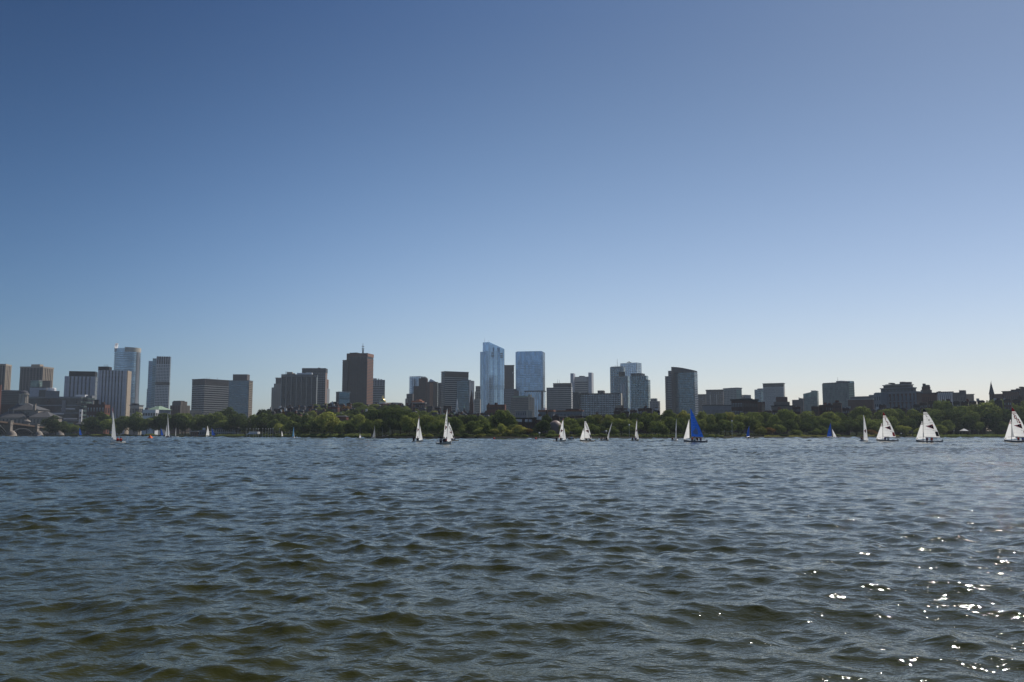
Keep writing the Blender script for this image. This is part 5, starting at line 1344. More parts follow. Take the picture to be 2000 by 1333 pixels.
TREES = [
 # (px, top, width px, distance behind the shore, tone)
 (22, 812, 50, 70, "mid"), (-10, 815, 50, 60, "mid"), (108, 813, 40, Fr, "dark"), (128, 824, 26, 30, "dark"), (143, 829, 22, 20, "mid"), (96, 832, 26, 20, "dark"), (166, 828, 22, 40, "mid"),
 (190, 806, 40, 25, "dark"), (205, 810, 34, 60, "mid"), (176, 815, 30, Fr, "dark"), (215, 820, 30, Fr, "mid"), (232, 828, 20, Fr, "mid"), (246, 814, 34, 25, "dark"), (272, 807, 44, 30, "mid"), (262, 815, 34, Fr, "dark"), (286, 818, 30, Fr, "mid"), (300, 814, 30, 50, "dark"),
 (314, 808, 38, 40, "dark"), (330, 816, 24, Fr, "dark"), (345, 809, 34, 30, "dark"), (362, 808, 40, 35, "mid"), (356, 820, 30, Fr, "dark"), (378, 820, 24, 20, "mid"), (388, 811, 28, 50, "mid"), (402, 812, 26, 40, "mid"), (420, 806, 42, 45, "mid"),
 (400, 826, 24, Bk+20, "light"), (432, 822, 28, 48, "mid"), (445, 797, 34, 120, "dark"), (438, 810, 24, 80, "dark"), (462, 809, 36, 60, "dark"), (450, 822, 30, 60, "dark"), (478, 820, 26, 50, "dark"), (495, 811, 36, 60, "mid"), (484, 824, 26, 45, "dark"),
 (517, 808, 40, 45, "mid"), (512, 822, 30, 30, "dark"), (538, 809, 34, 50, "mid"), (532, 820, 28, 30, "mid"), (549, 828, 26, 22, "light"), (556, 813, 30, 50, "mid"), (567, 822, 24, 25, "mid"), (579, 810, 30, 55, "dark"), (577, 826, 24, 25, "dark"), (589, 838, 18, Fr, "mid"), (602, 811, 30, 45, "mid"), (598, 828, 24, 20, "dark"),
 (633, 806, 44, 26, "light"), (648, 822, 26, 18, "yellow"), (620, 818, 28, 30, "mid"), (664, 828, 20, 20, "mid"), (681, 827, 28, Fr, "dark"), (697, 810, 31, 40, "light"), (706, 826, 26, 26, "mid"), (719, 820, 20, 34, "mid"), (729, 802, 34, 80, "dark"), (740, 820, 22, 24, "light"), (752, 799, 36, 90, "dark"), (726, 832, 24, 26, "dark"), (752, 824, 28, 30, "dark"), (766, 797, 34, 80, "dark"), (770, 818, 28, 30, "dark"), (782, 803, 34, 60, "dark"),
 (794, 814, 36, 18, "light"), (800, 806, 28, 60, "mid"), (815, 826, 22, 24, "dark"), (832, 812, 34, 22, "light"), (842, 826, 24, Fr, "mid"), (857, 823, 20, 18, "mid"), (870, 834, 22, Fr, "mid"), (886, 815, 30, 26, "mid"), (876, 822, 22, 40, "mid"), (903, 831, 17, Fr, "light"), (914, 812, 38, 55, "dark"), (918, 823, 26, 20, "mid"), (932, 826, 22, Fr, "mid"), (944, 819, 34, 30, "mid"), (936, 836, 22, 10, "light"), (955, 830, 24, 12, "mid"), (961, 812, 22, 60, "mid"),
 (986, 802, 36, 40, "mid"), (976, 812, 26, 60, "dark"), (981, 828, 20, 14, "light"), (999, 812, 24, 40, "mid"), (1003, 830, 24, 16, "light"), (968, 838, 22, 10, "yellow"), (994, 840, 22, 9, "yellow"),
 (1016, 831, 34, 10, "yellow"), (1029, 838, 20, 9, "orange"), (1040, 842, 18, 10, "mid"), (1058, 822, 32, 14, "dark"), (1067, 811, 20, 45, "dark"), (1052, 836, 24, 12, "dark"), (1078, 843, 16, 9, "mid"), (1101, 828, 20, 14, "light"), (1111, 817, 34, 34, "mid"), (1106, 822, 24, 30, "mid"), (1102, 839, 18, 8, "light"), (1121, 828, 24, 18, "mid"), (1137, 818, 24, 40, "mid"), (1131, 836, 24, 12, "mid"), (1154, 828, 30, 18, "mid"), (1151, 813, 28, 60, "mid"), (1168, 811, 28, 60, "yellow"), (1166, 830, 28, 20, "dark"),
 (1182, 823, 30, 24, "dark"), (1192, 811, 26, 60, "light"), (1214, 819, 40, 26, "light"), (1214, 808, 34, 62, "dark"), (1200, 834, 26, 16, "mid"), (1228, 832, 28, 16, "mid"), (1245, 808, 36, 55, "dark"), (1238, 820, 30, 30, "mid"), (1262, 806, 28, 60, "mid"), (1264, 815, 30, 34, "dark"), (1281, 823, 32, 18, "mid"), (1280, 806, 24, 70, "mid"), (1303, 802, 34, 60, "mid"), (1310, 815, 34, 26, "mid"), (1297, 832, 24, 16, "mid"),
 (1336, 803, 28, 70, "yellow"), (1334, 817, 36, 30, "mid"), (1322, 830, 24, 18, "dark"), (1350, 812, 26, 55, "mid"), (1366, 805, 26, 70, "light"), (1370, 820, 26, 28, "light"), (1356, 832, 24, 18, "dark"), (1388, 810, 28, 50, "light"), (1384, 828, 24, 26, "mid"), (1417, 821, 40, 24, "mid"), (1408, 808, 30, 60, "mid"), (1426, 806, 28, 62, "yellow"), (1398, 832, 22, 20, "dark"), (1458, 813, 46, 28, "light"), (1442, 824, 26, 22, "mid"), (1472, 806, 34, 60, "mid"), (1448, 808, 26, 70, "mid"), (1485, 834, 24, 18, "yellow"), (1480, 822, 28, 30, "mid"),
 (1499, 806, 28, 55, "mid"), (1510, 811, 28, 40, "mid"), (1507, 836, 24, 16, "orange"), (1498, 826, 24, 24, "dark"), (1532, 801, 36, 60, "mid"), (1536, 820, 32, 28, "dark"), (1522, 830, 24, 18, "mid"), (1568, 804, 42, 55, "light"), (1574, 818, 40, 28, "dark"), (1553, 826, 26, 22, "mid"), (1554, 840, 24, 12, "mid"), (1592, 838, 24, 14, "mid"), (1596, 814, 30, 40, "mid"), (1615, 806, 42, 50, "light"), (1620, 820, 38, 26, "mid"), (1606, 832, 24, 16, "mid"), (1645, 807, 34, 52, "mid"), (1652, 822, 40, 24, "dark"), (1636, 832, 24, 16, "dark"),
 (1673, 796, 50, 60, "light"), (1688, 812, 46, 32, "mid"), (1672, 828, 28, 20, "dark"), (1703, 840, 22, 10, "orange"), (1712, 820, 30, 26, "mid"), (1730, 800, 40, 55, "light"), (1742, 814, 34, 32, "mid"), (1722, 834, 24, 14, "mid"), (1750, 800, 34, 60, "mid"), (1778, 801, 50, 52, "light"), (1776, 819, 38, 26, "dark"), (1763, 832, 26, 16, "light"), (1795, 836, 24, 12, "light"), (1800, 808, 34, 44, "mid"),
 (1824, 799, 42, 50, "mid"), (1832, 831, 26, 14, "light"), (1818, 818, 34, 26, "dark"), (1849, 784, 38, 80, "mid"), (1860, 800, 44, 40, "dark"), (1846, 822, 30, 22, "mid"), (1880, 794, 38, 60, "mid"), (1884, 814, 34, 34, "dark"), (1900, 804, 30, 44, "mid"), (1920, 788, 54, 55, "light"), (1925, 808, 50, 34, "dark"), (1944, 782, 50, 95, "mid"), (1908, 824, 30, 30, "mid"), (1950, 824, 36, 30, "dark"), (1966, 800, 42, 50, "dark"), (1978, 788, 40, 70, "mid"), (1990, 812, 40, 34, "dark"), (1996, 785, 44, 70, "mid"),
 (2012, 800, 44, 40, "dark"), (2030, 786, 50, 60, "mid"), (2060, 792, 50, 40, "mid"), (2095, 788, 50, 55, "dark"), (2130, 792, 50, 50, "mid"), (-45, 812, 50, 60, "dark"),
 # hillside trees
 (510, 801, 24, 150, "dark"), (524, 803, 20, 140, "dark"), (555, 802, 16, 190, "orange"), (566, 806, 18, 150, "dark"), (608, 803, 16, 230, "light"), (622, 797, 22, 300, "light"), (634, 789, 22, 420, "light"), (618, 790, 16, 430, "mid"), (640, 799, 22, 260, "mid"), (674, 794, 16, 330, "orange"), (676, 802, 18, 240, "mid"),
 (702, 787, 26, 380, "mid"), (712, 791, 20, 330, "mid"), (694, 800, 22, 230, "mid"), (706, 795, 24, 300, "mid"), (729, 790, 20, 400, "light"), (752, 792, 24, 330, "dark"), (768, 791, 26, 330, "dark"), (780, 793, 24, 300, "mid"), (758, 794, 28, 280, "dark"), (742, 800, 28, 200, "dark"), (722, 802, 24, 180, "dark"), (775, 798, 28, 260, "dark"), (790, 794, 22, 330, "mid"), (796, 802, 24, 200, "dark"),
 (836, 796, 20, 380, "mid"), (828, 803, 20, 280, "mid"), (820, 809, 22, 160, "mid"), (855, 810, 20, 200, "mid"), (868, 812, 20, 150, "mid"), (845, 803, 16, 330, "light"), (884, 808, 18, 260, "dark"), (900, 812, 18, 180, "mid"), (940, 812, 20, 140, "mid"), (924, 813, 18, 160, "mid"), (960, 808, 16, 260, "dark"), (1004, 815, 20, 140, "mid"),
 (586, 807, 18, 170, "mid"), (600, 808, 20, 150, "mid"), (655, 800, 16, 280, "mid"), (662, 808, 18, 200, "mid"), (728, 795, 18, 330, "mid"), (812, 799, 16, 330, "mid"), (684, 810, 18, 160, "mid"),
]
for tr in TREES: tree(*tr)
# more crowns between the hill houses, each at its natural height
hr = random.Random(21)
for k in range(95):
    px = hr.uniform(600, 1010); dd = hr.uniform(75, 300)
    if 725 < px < 775 and dd > 300: dd = hr.uniform(75, 290)
    t_q = t_of(px); Yq = float(shore(t_q))+dd; xq = tt(px, 800)*Yq
    hh = hr.uniform(6, 9.5); topz = gz(xq, Yq)+hh
    py = 850.5-(topz-CAM_H)/Yq*F*1.0
    if py < np.interp(px, [600, 690, 760, 800, 860, 1010], [800, 800, 797, 800, 808, 812]): continue
    wq = hr.uniform(8, 13)*F/Yq
    tree(px, py, wq, dd, hr.choice(["dark", "dark", "mid", "mid", "light"]))
# shrubs at the water's edge
SHR = [(float(x), 846.5+3*R.random(), 12+12*R.random()) for x in list(range(150, 300, 14))+list(range(560, 700, 22))+list(range(765, 1340, 13))+list(range(1360, 1480, 24))+list(range(1600, 1850, 16))+list(range(1500, 1600, 30))]
for (px, top, w) in SHR:
    px += R.uniform(-4, 4)
    t = t_of(px); Y = float(shore(t))+R.uniform(2.5, 7)
    x = tt(px, 850)*Y; g = gz(x, Y)
    top += {True: -1.5, False: 0}[700 < px < 1250]
    H = max(1.2, zz(top, Y)-g)
    tone = R.choice(["dark", "mid", "mid", "light", "yellow"])
    o = thing("riverside_shrub", "%s shrub at the water's edge %s" % (TONE_W[tone], below(px, TPLACE)), "shrub", (x, Y, g-0.3), R.random()*6, group="shrubs at the water's edge")
    c = crown(R.choice([3, 7]), tone, o); wd_ = w*Y/F; c.scale = (wd_, wd_*0.7, H*1.1); c.location = (0, 0, -H*0.12)
# reeds
def reeds(px0, px1, n, h, tone, label):
    rg = np.random.RandomState(int(px0))
    T = np.interp(rg.rand(n), [0, 1], [t_of(px0), t_of(px1)])
    S = shore(T); D = 0.4+rg.rand(n)**1.5*7
    Y = S+D; X = T*Y
    Z = ground_z(X, Y)+rg.rand(n)*h
    me = leaves_mesh("reeds", np.stack([X, Y, Z], -1), None, np.array([0, -0.3, 0.6]), 0.30, rg)
    me.materials.append(LEAF[tone])
    tag(link("reeds", me, kind="stuff"), label=label)
reeds(405, 725, 16000, 1.5, "light", "strip of low green reeds along the bank before the boathouse")
reeds(1780, 1960, 7000, 1.2, "mid", "grassy strip on the bank before the white canopy")
reeds(1490, 1600, 4000, 0.5, "yellow", "dry grass strip on the bank left of the blue and white sails")
reeds(1250, 1400, 5000, 1.0, "dark", "low growth on the bank behind the big blue sail")

# white canopy on the right bank
t_ = t_of(1883); Y = float(shore(t_))+12; x = tt(1883, 845)*Y
o = thing("garden_canopy", "white peaked canopy under the trees on the right bank", "canopy", (x, Y, gz(x, Y)))
zt = zz(837.5, Y)-o.location.z; ze = zz(842, Y)-o.location.z
MB().prism([(-2.3, -2.3), (2.3, -2.3), (2.3, 2.3), (-2.3, 2.3)], ze, zt, top=[(-0.1, -0.1), (0.1, -0.1), (0.1, 0.1), (-0.1, 0.1)]).build("canopy_roof", M_("white_paint"), o)
me = MB().tube([(0, 0, 0), (0, 0, ze)], 0.05, 5).mesh("pole", M_("steel"))
for sx in (-2.1, 2.1):
    for sy in (-2.1, 2.1): link("pole", me, o, (sx, sy, 0))
# lamp posts and poles by the boathouse
me = MB().tube([(0, 0, 0), (0, 0, 1)], [0.012, 0.009], 5).mesh("post", M_("white_paint"))
mh = MB().lathe([(0.02, -0.1), (0.28, 0.0), (0.30, 0.25), (0.1, 0.4), (0.01, 0.42)], 8).mesh("lamp_head", M_("white_paint"))
for i, px in enumerate([482, 488, 495, 500, 505, 513, 519, 524, 528.5, 533, 538, 546, 558, 565]):
    Y = 640+R.uniform(-8, 12); x = tt(px, 845)*Y; g = gz(x, Y)
    o = thing("lamp_post", "%s white pole from the left in the row right of the boathouse" % ["first", "second", "third", "fourth", "fifth", "sixth", "seventh", "eighth", "ninth", "tenth", "eleventh", "twelfth", "thirteenth", "fourteenth"][i], "lamp post", (x, Y, g), group="white poles right of the boathouse")
    H = zz(837.5+R.random()*1.5, Y)-g
    q = link("post", me, o); q.scale = (9 if 518 < px < 534 else 6, 9, H)
    q = link("lamp_head", mh, o, (0, 0, H))

for px, py, lab in ((1229, 831.5, "park lamp with white globe between the leaning dinghy and the one right of it"), (1184, 843.5, "park lamp with white globe behind the heeling dinghy"), (1053.5, 847, "park lamp with white globe left of the concert shell"),
                    (1429.5, 823.5, "tall park lamp with white globe left of the single blue sail"), (1760, 848, "park lamp with white globe between the two numbered dinghies on the right")):
    t = t_of(px); Y = float(shore(t))+5.5; x = tt(px, py)*Y; g = gz(x, Y)
    o = thing("park_lamp", lab, "lamp post", (x, Y, g), group="park lamps on the far bank")
    H = zz(py, Y)-g
    q = link("post", me, o); q.scale = (5, 5, H)
    q = link("lamp_globe", mh, o, (0, 0, H)); q.scale = (1.5, 1.5, 1.5)
# ---------------------------------------------------------------- people
def skin_mesh(name, verts, edges, radii, m, sub=1):
    me = bpy.data.meshes.new(name+"_raw"); me.from_pydata(verts, edges, []); me.update()
    o = bpy.data.objects.new(name, me); COL.objects.link(o)
    md = o.modifiers.new("s", 'SKIN'); md.use_smooth_shade = True
    for i, r in enumerate(radii):
        sv_ = me.skin_vertices[0].data[i]; sv_.radius = (r, r); sv_.use_root = (i == 0)
    if sub:
        s_ = o.modifiers.new("u", 'SUBSURF'); s_.levels = sub; s_.render_levels = sub
    dg = bpy.context.evaluated_depsgraph_get(); dg.update()
    out = bpy.data.meshes.new_from_object(o.evaluated_get(dg))
    bpy.data.objects.remove(o); out.name = name
    out.materials.clear(); out.materials.append(m)
    return out
SKIN = mat("skin", (0.45, 0.28, 0.20), 0.6); HAIR = mat("hair", (0.05, 0.035, 0.025), 0.8)
PANTS = mat("dark_cloth", (0.035, 0.04, 0.055), 0.9)
CLOTH = {"red": mat("red_cloth", (0.55, 0.04, 0.03), 0.8), "black": mat("black_cloth", (0.02, 0.02, 0.025), 0.9), "blue": mat("blue_cloth", (0.06, 0.12, 0.35), 0.8),
         "white": mat("white_cloth", (0.7, 0.7, 0.7), 0.8), "purple": mat("purple_cloth", (0.14, 0.06, 0.16), 0.8), "grey": mat("grey_cloth", (0.2, 0.2, 0.22), 0.8)}
# seated body, hips at the origin, facing +x, leaning a little back
PV = [(0, 0, 0.10), (-0.04, 0, 0.30), (-0.06, 0, 0.50), (-0.04, 0, 0.60), (-0.02, 0, 0.66), (0.0, 0, 0.76), (0.02, 0, 0.86),
      (-0.05, 0.19, 0.53), (0.10, 0.26, 0.34), (0.30, 0.20, 0.28), (0.38, 0.19, 0.27),
      (-0.05, -0.19, 0.53), (0.10, -0.26, 0.34), (0.30, -0.20, 0.28), (0.38, -0.19, 0.27),
      (0.06, 0.11, 0.08), (0.45, 0.14, 0.14), (0.52, 0.14, -0.26), (0.64, 0.14, -0.30),
      (0.06, -0.11, 0.08), (0.45, -0.14, 0.14), (0.52, -0.14, -0.26), (0.64, -0.14, -0.30)]
PE = [(0, 1), (1, 2), (2, 3), (3, 4), (4, 5), (5, 6), (2, 7), (7, 8), (8, 9), (9, 10), (2, 11), (11, 12), (12, 13), (13, 14), (0, 15), (15, 16), (16, 17), (17, 18), (0, 19), (19, 20), (20, 21), (21, 22)]
PR = [0.15, 0.13, 0.16, 0.07, 0.055, 0.095, 0.085, 0.065, 0.05, 0.038, 0.035, 0.065, 0.05, 0.038, 0.035, 0.10, 0.07, 0.05, 0.045, 0.10, 0.07, 0.05, 0.045]
BODY = skin_mesh("body", PV, PE, PR, SKIN)
hand = MB()
for sy in (0.19, -0.19):
    for k in range(4):
        yy = sy+(k-1.5)*0.02
        hand.tube([(0.38, yy, 0.275), (0.43+0.01*(k in (1, 2)), yy, 0.265), (0.45, yy, 0.24)], [0.010, 0.009, 0.007], 5)
    hand.tube([(0.37, sy-0.03*(1 if sy > 0 else -1), 0.28), (0.41, sy-0.05*(1 if sy > 0 else -1), 0.28)], [0.011, 0.008], 5)
HANDS = hand.mesh("fingers", SKIN)
def lath(prof, m, name, k=10, sx=1.0, sy=1.0):
    mb = MB().lathe(prof, k); mb.v = [(x*sx, y*sy, z) for x, y, z in mb.v]; return mb.mesh(name, m, True)
VESTP = [(0.10, 0.14), (0.165, 0.20), (0.19, 0.32), (0.20, 0.46), (0.17, 0.56), (0.08, 0.60)]
VESTS = {k: lath(VESTP, m, "life_vest", 12, 0.8, 1.15) for k, m in CLOTH.items()}
HAIRM = lath([(0.105, 0.76), (0.112, 0.82), (0.10, 0.90), (0.06, 0.95), (0.005, 0.965)], HAIR, "hair")
TROUS = skin_mesh("trousers", [PV[0], PV[15], PV[16], PV[17], PV[19], PV[20], PV[21]], [(0, 1), (1, 2), (2, 3), (0, 4), (4, 5), (5, 6)], [0.165, 0.115, 0.085, 0.065, 0.115, 0.085, 0.065], PANTS)
FACE = MB()
FACE.tube([(0.085, 0, 0.80), (0.115, 0, 0.785)], [0.012, 0.016], 5)
FACEM = FACE.mesh("nose", SKIN)
EYEM = MB().box(0.083, 0.096, 0.022, 0.045, 0.805, 0.82).box(0.083, 0.096, -0.045, -0.022, 0.805, 0.82).mesh("eyes", HAIR)
MOUTHM = MB().box(0.08, 0.094, -0.022, 0.022, 0.748, 0.756).mesh("mouth", mat("lips", (0.35, 0.12, 0.10)))
EARM = MB().box(-0.015, 0.02, 0.088, 0.105, 0.775, 0.82).box(-0.015, 0.02, -0.105, -0.088, 0.775, 0.82).mesh("ears", SKIN)
def person(x, y, z, face, col, label, lean=0.0, s=1.0, group=None):
    o = thing("person", label, "person", (x, y, z), face, group)
    o.rotation_euler = (0, lean, face)
    o.scale = (s, s, s)
    link("body", BODY, o); link("fingers", HANDS, o); link("trousers", TROUS, o); link("life_vest", VESTS[col], o)
    link("hair", HAIRM, o); link("nose", FACEM, o); link("eyes", EYEM, o); link("mouth", MOUTHM, o); link("ears", EARM, o)
    return o

# ---------------------------------------------------------------- sailing dinghies
SAILW = mat("sail_white", (0.86, 0.85, 0.82), 0.6, var=0.04, trans=0.6)
SAILC = {"red": mat("sail_red", (0.33, 0.02, 0.03), 0.6, trans=0.3), "black": mat("sail_black", (0.015, 0.016, 0.025), 0.6, trans=0.2), "blue": mat("sail_blue", (0.015, 0.085, 0.42), 0.6, var=0.05, trans=0.45),
         "lightblue": mat("sail_light_blue", (0.12, 0.36, 0.62), 0.6, trans=0.4), "white": SAILW, "grey": mat("sail_grey", (0.45, 0.45, 0.46), 0.6, trans=0.3), "orange": mat("sail_orange", (0.5, 0.10, 0.03), 0.6, trans=0.3),
         "palemark": mat("sail_pale_mark", (0.25, 0.34, 0.48), 0.6, trans=0.3), "pink": mat("sail_pink", (0.62, 0.42, 0.40), 0.6, trans=0.4)}
HULLC = {"grey": mat("hull_grey", (0.17, 0.18, 0.20), 0.35, spec=0.5), "white": mat("hull_white", (0.72, 0.71, 0.68), 0.35, spec=0.5), "navy": mat("hull_navy", (0.02, 0.025, 0.07), 0.35), "tan": mat("hull_tan", (0.42, 0.34, 0.24), 0.4),
         "red": mat("hull_red", (0.35, 0.03, 0.03), 0.4), "cream": mat("hull_cream", (0.55, 0.52, 0.44), 0.4), "green": mat("hull_green", (0.06, 0.14, 0.10), 0.4), "maroon": mat("hull_maroon", (0.12, 0.03, 0.03), 0.4)}
SPAR = mat("spar_aluminium", (0.42, 0.42, 0.43), 0.4, metal=0.6); DARKSPAR = mat("spar_dark", (0.05, 0.05, 0.055), 0.5)

def hull_mesh(L, B, H, m, back=0.56):
    """bow at +x; open cockpit top closed by a deck mesh elsewhere"""
    st = [(-back, 0.72, 0.55), (-back*0.7, 0.86, 0.52), (-0.2, 1.0, 0.52), (0.05, 0.98, 0.58), (0.25, 0.72, 0.70), (0.37, 0.38, 0.84), (1-back, 0.03, 1.0)]
    mb = MB(); k = 7
    for fx, wb, sh in st:
        for j in range(k):
            a = math.pi*j/(k-1)
            x = fx*L; yy = -math.cos(a)*B/2*wb
            zb = -0.14*H*3*(1-0.75*abs(fx+0.1))
            prof = math.sin(a)**0.7
            z = sh*H*(1-prof)+zb*prof
            mb.v.append((x-(0.02*L if fx < -0.5 else 0)*0, yy, z))
    for i in range(len(st)-1):
        for j in range(k-1):
            a = i*k+j; mb.f.append((a, a+1, a+k+1, a+k))
    mb.f.append(tuple(range(k)))
    return mb, st
def deck_mesh(L, B, H, st, m):
    mb = MB()
    for fx, wb, sh in st:
        mb.v += [(fx*L, -B/2*wb*0.98, sh*H-0.01), (fx*L, -B/2*wb*0.55, sh*H+0.03), (fx*L, B/2*wb*0.55, sh*H+0.03), (fx*L, B/2*wb*0.98, sh*H-0.01)]
    for i in range(len(st)-1):
        a = i*4
        for j in range(3):
            if j == 1 and i in (1, 2): continue        # the open cockpit
            mb.f.append((a+j, a+4+j, a+5+j, a+1+j))
    # cockpit floor
    n = len(mb.v); x0, x1 = st[1][0]*L, st[3][0]*L
    mb.v += [(x0, -B*0.24, 0.08), (x1, -B*0.24, 0.08), (x1, B*0.24, 0.08), (x0, B*0.24, 0.08)]; mb.f.append((n, n+1, n+2, n+3))
    return mb

def sail_surface(luff0, luff1, clew, head_w, roach, camber, side):
    """returns P(u, v): u 0 luff..1 leech, v 0 foot..1 head"""
    luff0, luff1, clew = Vector(luff0), Vector(luff1), Vector(clew)
    foot = clew-luff0
    d = foot.normalized(); n = Vector((-d.y, d.x, 0)).normalized()*side
    Lf = foot.length
    def P(u, v):
        a = luff0.lerp(luff1, v)
        ch = Lf*((1-v)*(1-head_w)+head_w)+Lf*roach*math.sin(math.pi*min(1, v*1.02))
        dd = Vector((d.x, d.y, d.z*(1-v)))
        return a+dd*ch*u+n*(camber*ch*math.sin(math.pi*u**0.8)*(0.35+0.65*math.sin(math.pi*min(1, v+0.15))))
    return P, n
def patch(P, u0, u1, v0, v1, nu=4, nv=6, off=Vector((0, 0, 0))):
    mb = MB()
    for i in range(nv+1):
        for j in range(nu+1):
            mb.v.append(tuple(P(u0+(u1-u0)*j/nu, v0+(v1-v0)*i/nv)+off))
    for i in range(nv):
        for j in range(nu):
            a = i*(nu+1)+j; mb.f.append((a, a+1, a+nu+2, a+nu+1))
    return mb
def text_mesh(txt, name, m, P, u0, v0, du, dv, off, slant=0.0, mirror=False):
    cu = bpy.data.curves.new("t", 'FONT'); cu.body = txt; cu.size = 1.0; cu.offset = 0.055; cu.align_x = 'CENTER'
    o = bpy.data.objects.new("t", cu); COL.objects.link(o)
    dg = bpy.context.evaluated_depsgraph_get(); dg.update()
    me = bpy.data.meshes.new_from_object(o.evaluated_get(dg)); bpy.data.objects.remove(o)
    me.name = name
    for v in me.vertices:
        x, y = v.co.x, v.co.y
        if mirror: x = -x
        u = u0+x*du+slant*y*0.0; vv = v0+y*dv+slant*x
        v.co = P(min(max(u, 0.02), 0.98), vv)+off
    me.materials.clear(); me.materials.append(m); me.update()
    return me

def sailboat(name, label, mx, wl, top, base_dx=0.0, hull=(0, 0), bow=1, away=1, hullc="white", main=None, mainc="white", head=None, jib=None, jibc="white", burgee=False, num=None,
             crew=(), mtop=None, boomy=None, patchc=None, dark_mast=False, roach=0.10, Ls=0.72, group=None, mark=None, cat="sailboat", toe=0.0, hscale=1.0, ctext=None):
    Y = CAM_H*1.0/((wl-850.5)/F)*1.0
    # ground point of the mast foot
    O = W(mx, wl, Y); Y = O.y; O.z = 0
    al = math.atan2(O.x, Y); ca = math.cos(al)          # local y runs along the line of sight
    mpp = (W(mx+1, wl, Y).x-W(mx, wl, Y).x)*ca
    def loc_(px, py):
        q = W(px, py, Y)-O
        return Vector((q.x*ca, 0, q.z))
    tx = mtop if mtop is not None else mx
    T = loc_(tx, top); M = T.z
    L = Ls*M; wpx = hull[1]-hull[0]
    Bm = 0.30*L
    c = min(1.0, max(0.1, (wpx*mpp-0.3*Bm)/L))
    L = L if c < 1.0 else (wpx*mpp-0.0)
    ps = math.acos(c)*away
    hd = Vector((bow*c, math.sin(ps), 0)).normalized()
    o = thing(name, label, cat, (O.x, Y, 0), -al, group)
    H = 0.075*M*hscale*1.25
    ang = math.atan2(hd.y, hd.x)
    # hull: the mast stands where the photo shows it between the ends
    bowpx = hull[1] if bow > 0 else hull[0]
    cx = ((hull[0]+hull[1])/2-mx)*mpp
    hb, st = hull_mesh(L, Bm, H, None)
    HM = Matrix.Rotation(ang, 4, 'Z')
    off = Vector((cx, cx*hd.y/(hd.x if abs(hd.x) > .2 else .2)*0.0, 0))
    def put(mb, nm, m, sm=False):
        q = Vector((0.06*L, 0, 0))
        mb.v = [tuple(HM @ (Vector(v)+q)+off) for v in mb.v]
        return mb.build(nm, m, o, smooth=sm)
    put(hb, "hull", HULLC[hullc], True)
    put(deck_mesh(L, Bm, H, st, None), "deck", HULLC["white" if hullc != "tan" else "cream"])
    rd = MB().box(-0.60*L, -0.56*L, -0.02, 0.02, -0.25, H*0.9); put(rd, "rudder", HULLC["grey"])
    ml = MB().tube([(0, 0, H*0.5), tuple(T*0.5), tuple(T)], [0.055, 0.05, 0.03], 6); ml.build("mast", DARKSPAR if dark_mast else SPAR, o)
    zoff = Vector((0, -0.04, 0))
    if main:
        ex, fy = main                                       # boom end column, foot row
        z0 = W(mx, fy, Y).z
        L0 = Vector((T.x*z0/M, 0, z0)); dx = (ex-mx)*mpp
        footL = max(abs(dx)*1.02, 0.36*M); dy = math.sqrt(max(0, footL**2-dx**2))
        dy = dy*(-hd.y/abs(hd.y) if abs(hd.y) > 0.05 else 1)
        if abs(dx) > 0.3*M: dy *= 0.6
        cl = Vector((L0.x+dx, dy*0.9, z0-0.02*M))
        P, n = sail_surface(L0, T*0.99, cl, 0.05, roach, 0.09 if abs(dx) > 0.25*M else 0.045, 1 if dx*dy >= 0 else -1)
        vh = 0.86 if head else 1.0
        ms = patch(P, 0, 1, 0, 1, 8, 16).build("mainsail", SAILC[mainc], o, smooth=True)
        if head:
            patch(P, 0, 1, 0.86, 0.995, 4, 4, zoff).build("head_patch", SAILC[head], ms)
            for kx in range(3 if abs(dx) > 0.25*M else 1):
                v0 = 0.835-0.028*kx
                patch(P, 0.02, 0.97, v0-0.008, v0+0.004*(1), 4, 1, zoff).build("stripe", SAILC[head], ms)
        if M > 5.0 and abs(dx) > 0.15*M:
            for v0 in (0.12, 0.25, 0.46, 0.60, 0.72):
                patch(P, 0.01, 0.99, v0, v0+0.0035, 6, 1, zoff*0.5).build("seam", SAILC["grey"], ms)
        if patchc: patch(P, 0.80, 0.985, 0.03, 0.19, 3, 3, zoff).build("clew_patch", SAILC[patchc], ms)
        if burgee:
            sg = 1
            tri = MB(); tri.v = [tuple(P(0.18, 0.375)+zoff), tuple(P(0.84, 0.44)+zoff), tuple(P(0.80, 0.27)+zoff), tuple(P(0.5, 0.375)+zoff)]
            tri.f = [(0, 3, 1), (0, 2, 3), (3, 2, 1)]
            tri.build("burgee", SAILC["red"], ms)
            z2 = zoff*1.6
            bk = MB(); bk.v = [tuple(P(0.48, 0.37)+z2), tuple(P(0.82, 0.37)+z2), tuple(P(0.80, 0.28)+z2), tuple(P(0.60, 0.42)+z2)]; bk.f = [(0, 2, 1), (0, 1, 3)]
            bk.build("burgee_field", SAILC["black"], ms)
            z3 = zoff*2.2
            patch(P, 0.62, 0.70, 0.35, 0.38, 1, 1, z3).build("burgee_square", SAILW, ms)
        if num:
            txt, colr = num
            cs = 1 if dx > 0 else -1
            link("sail_number", text_mesh(txt, "sail_number", SAILC[colr], P, 0.50, 0.605, 0.44*cs, 0.20, zoff, slant=-0.05*cs, mirror=True), ms)
            link("sail_number", text_mesh(txt, "sail_number", SAILC[colr], P, 0.66, 0.475, 0.36*cs, 0.19, zoff, slant=-0.045*cs), ms)
            for v0 in (0.49, 0.215):
                patch(P, 0.66, 0.96, v0, v0+0.008, 3, 1, zoff).build("batten", SAILC["black"], ms)
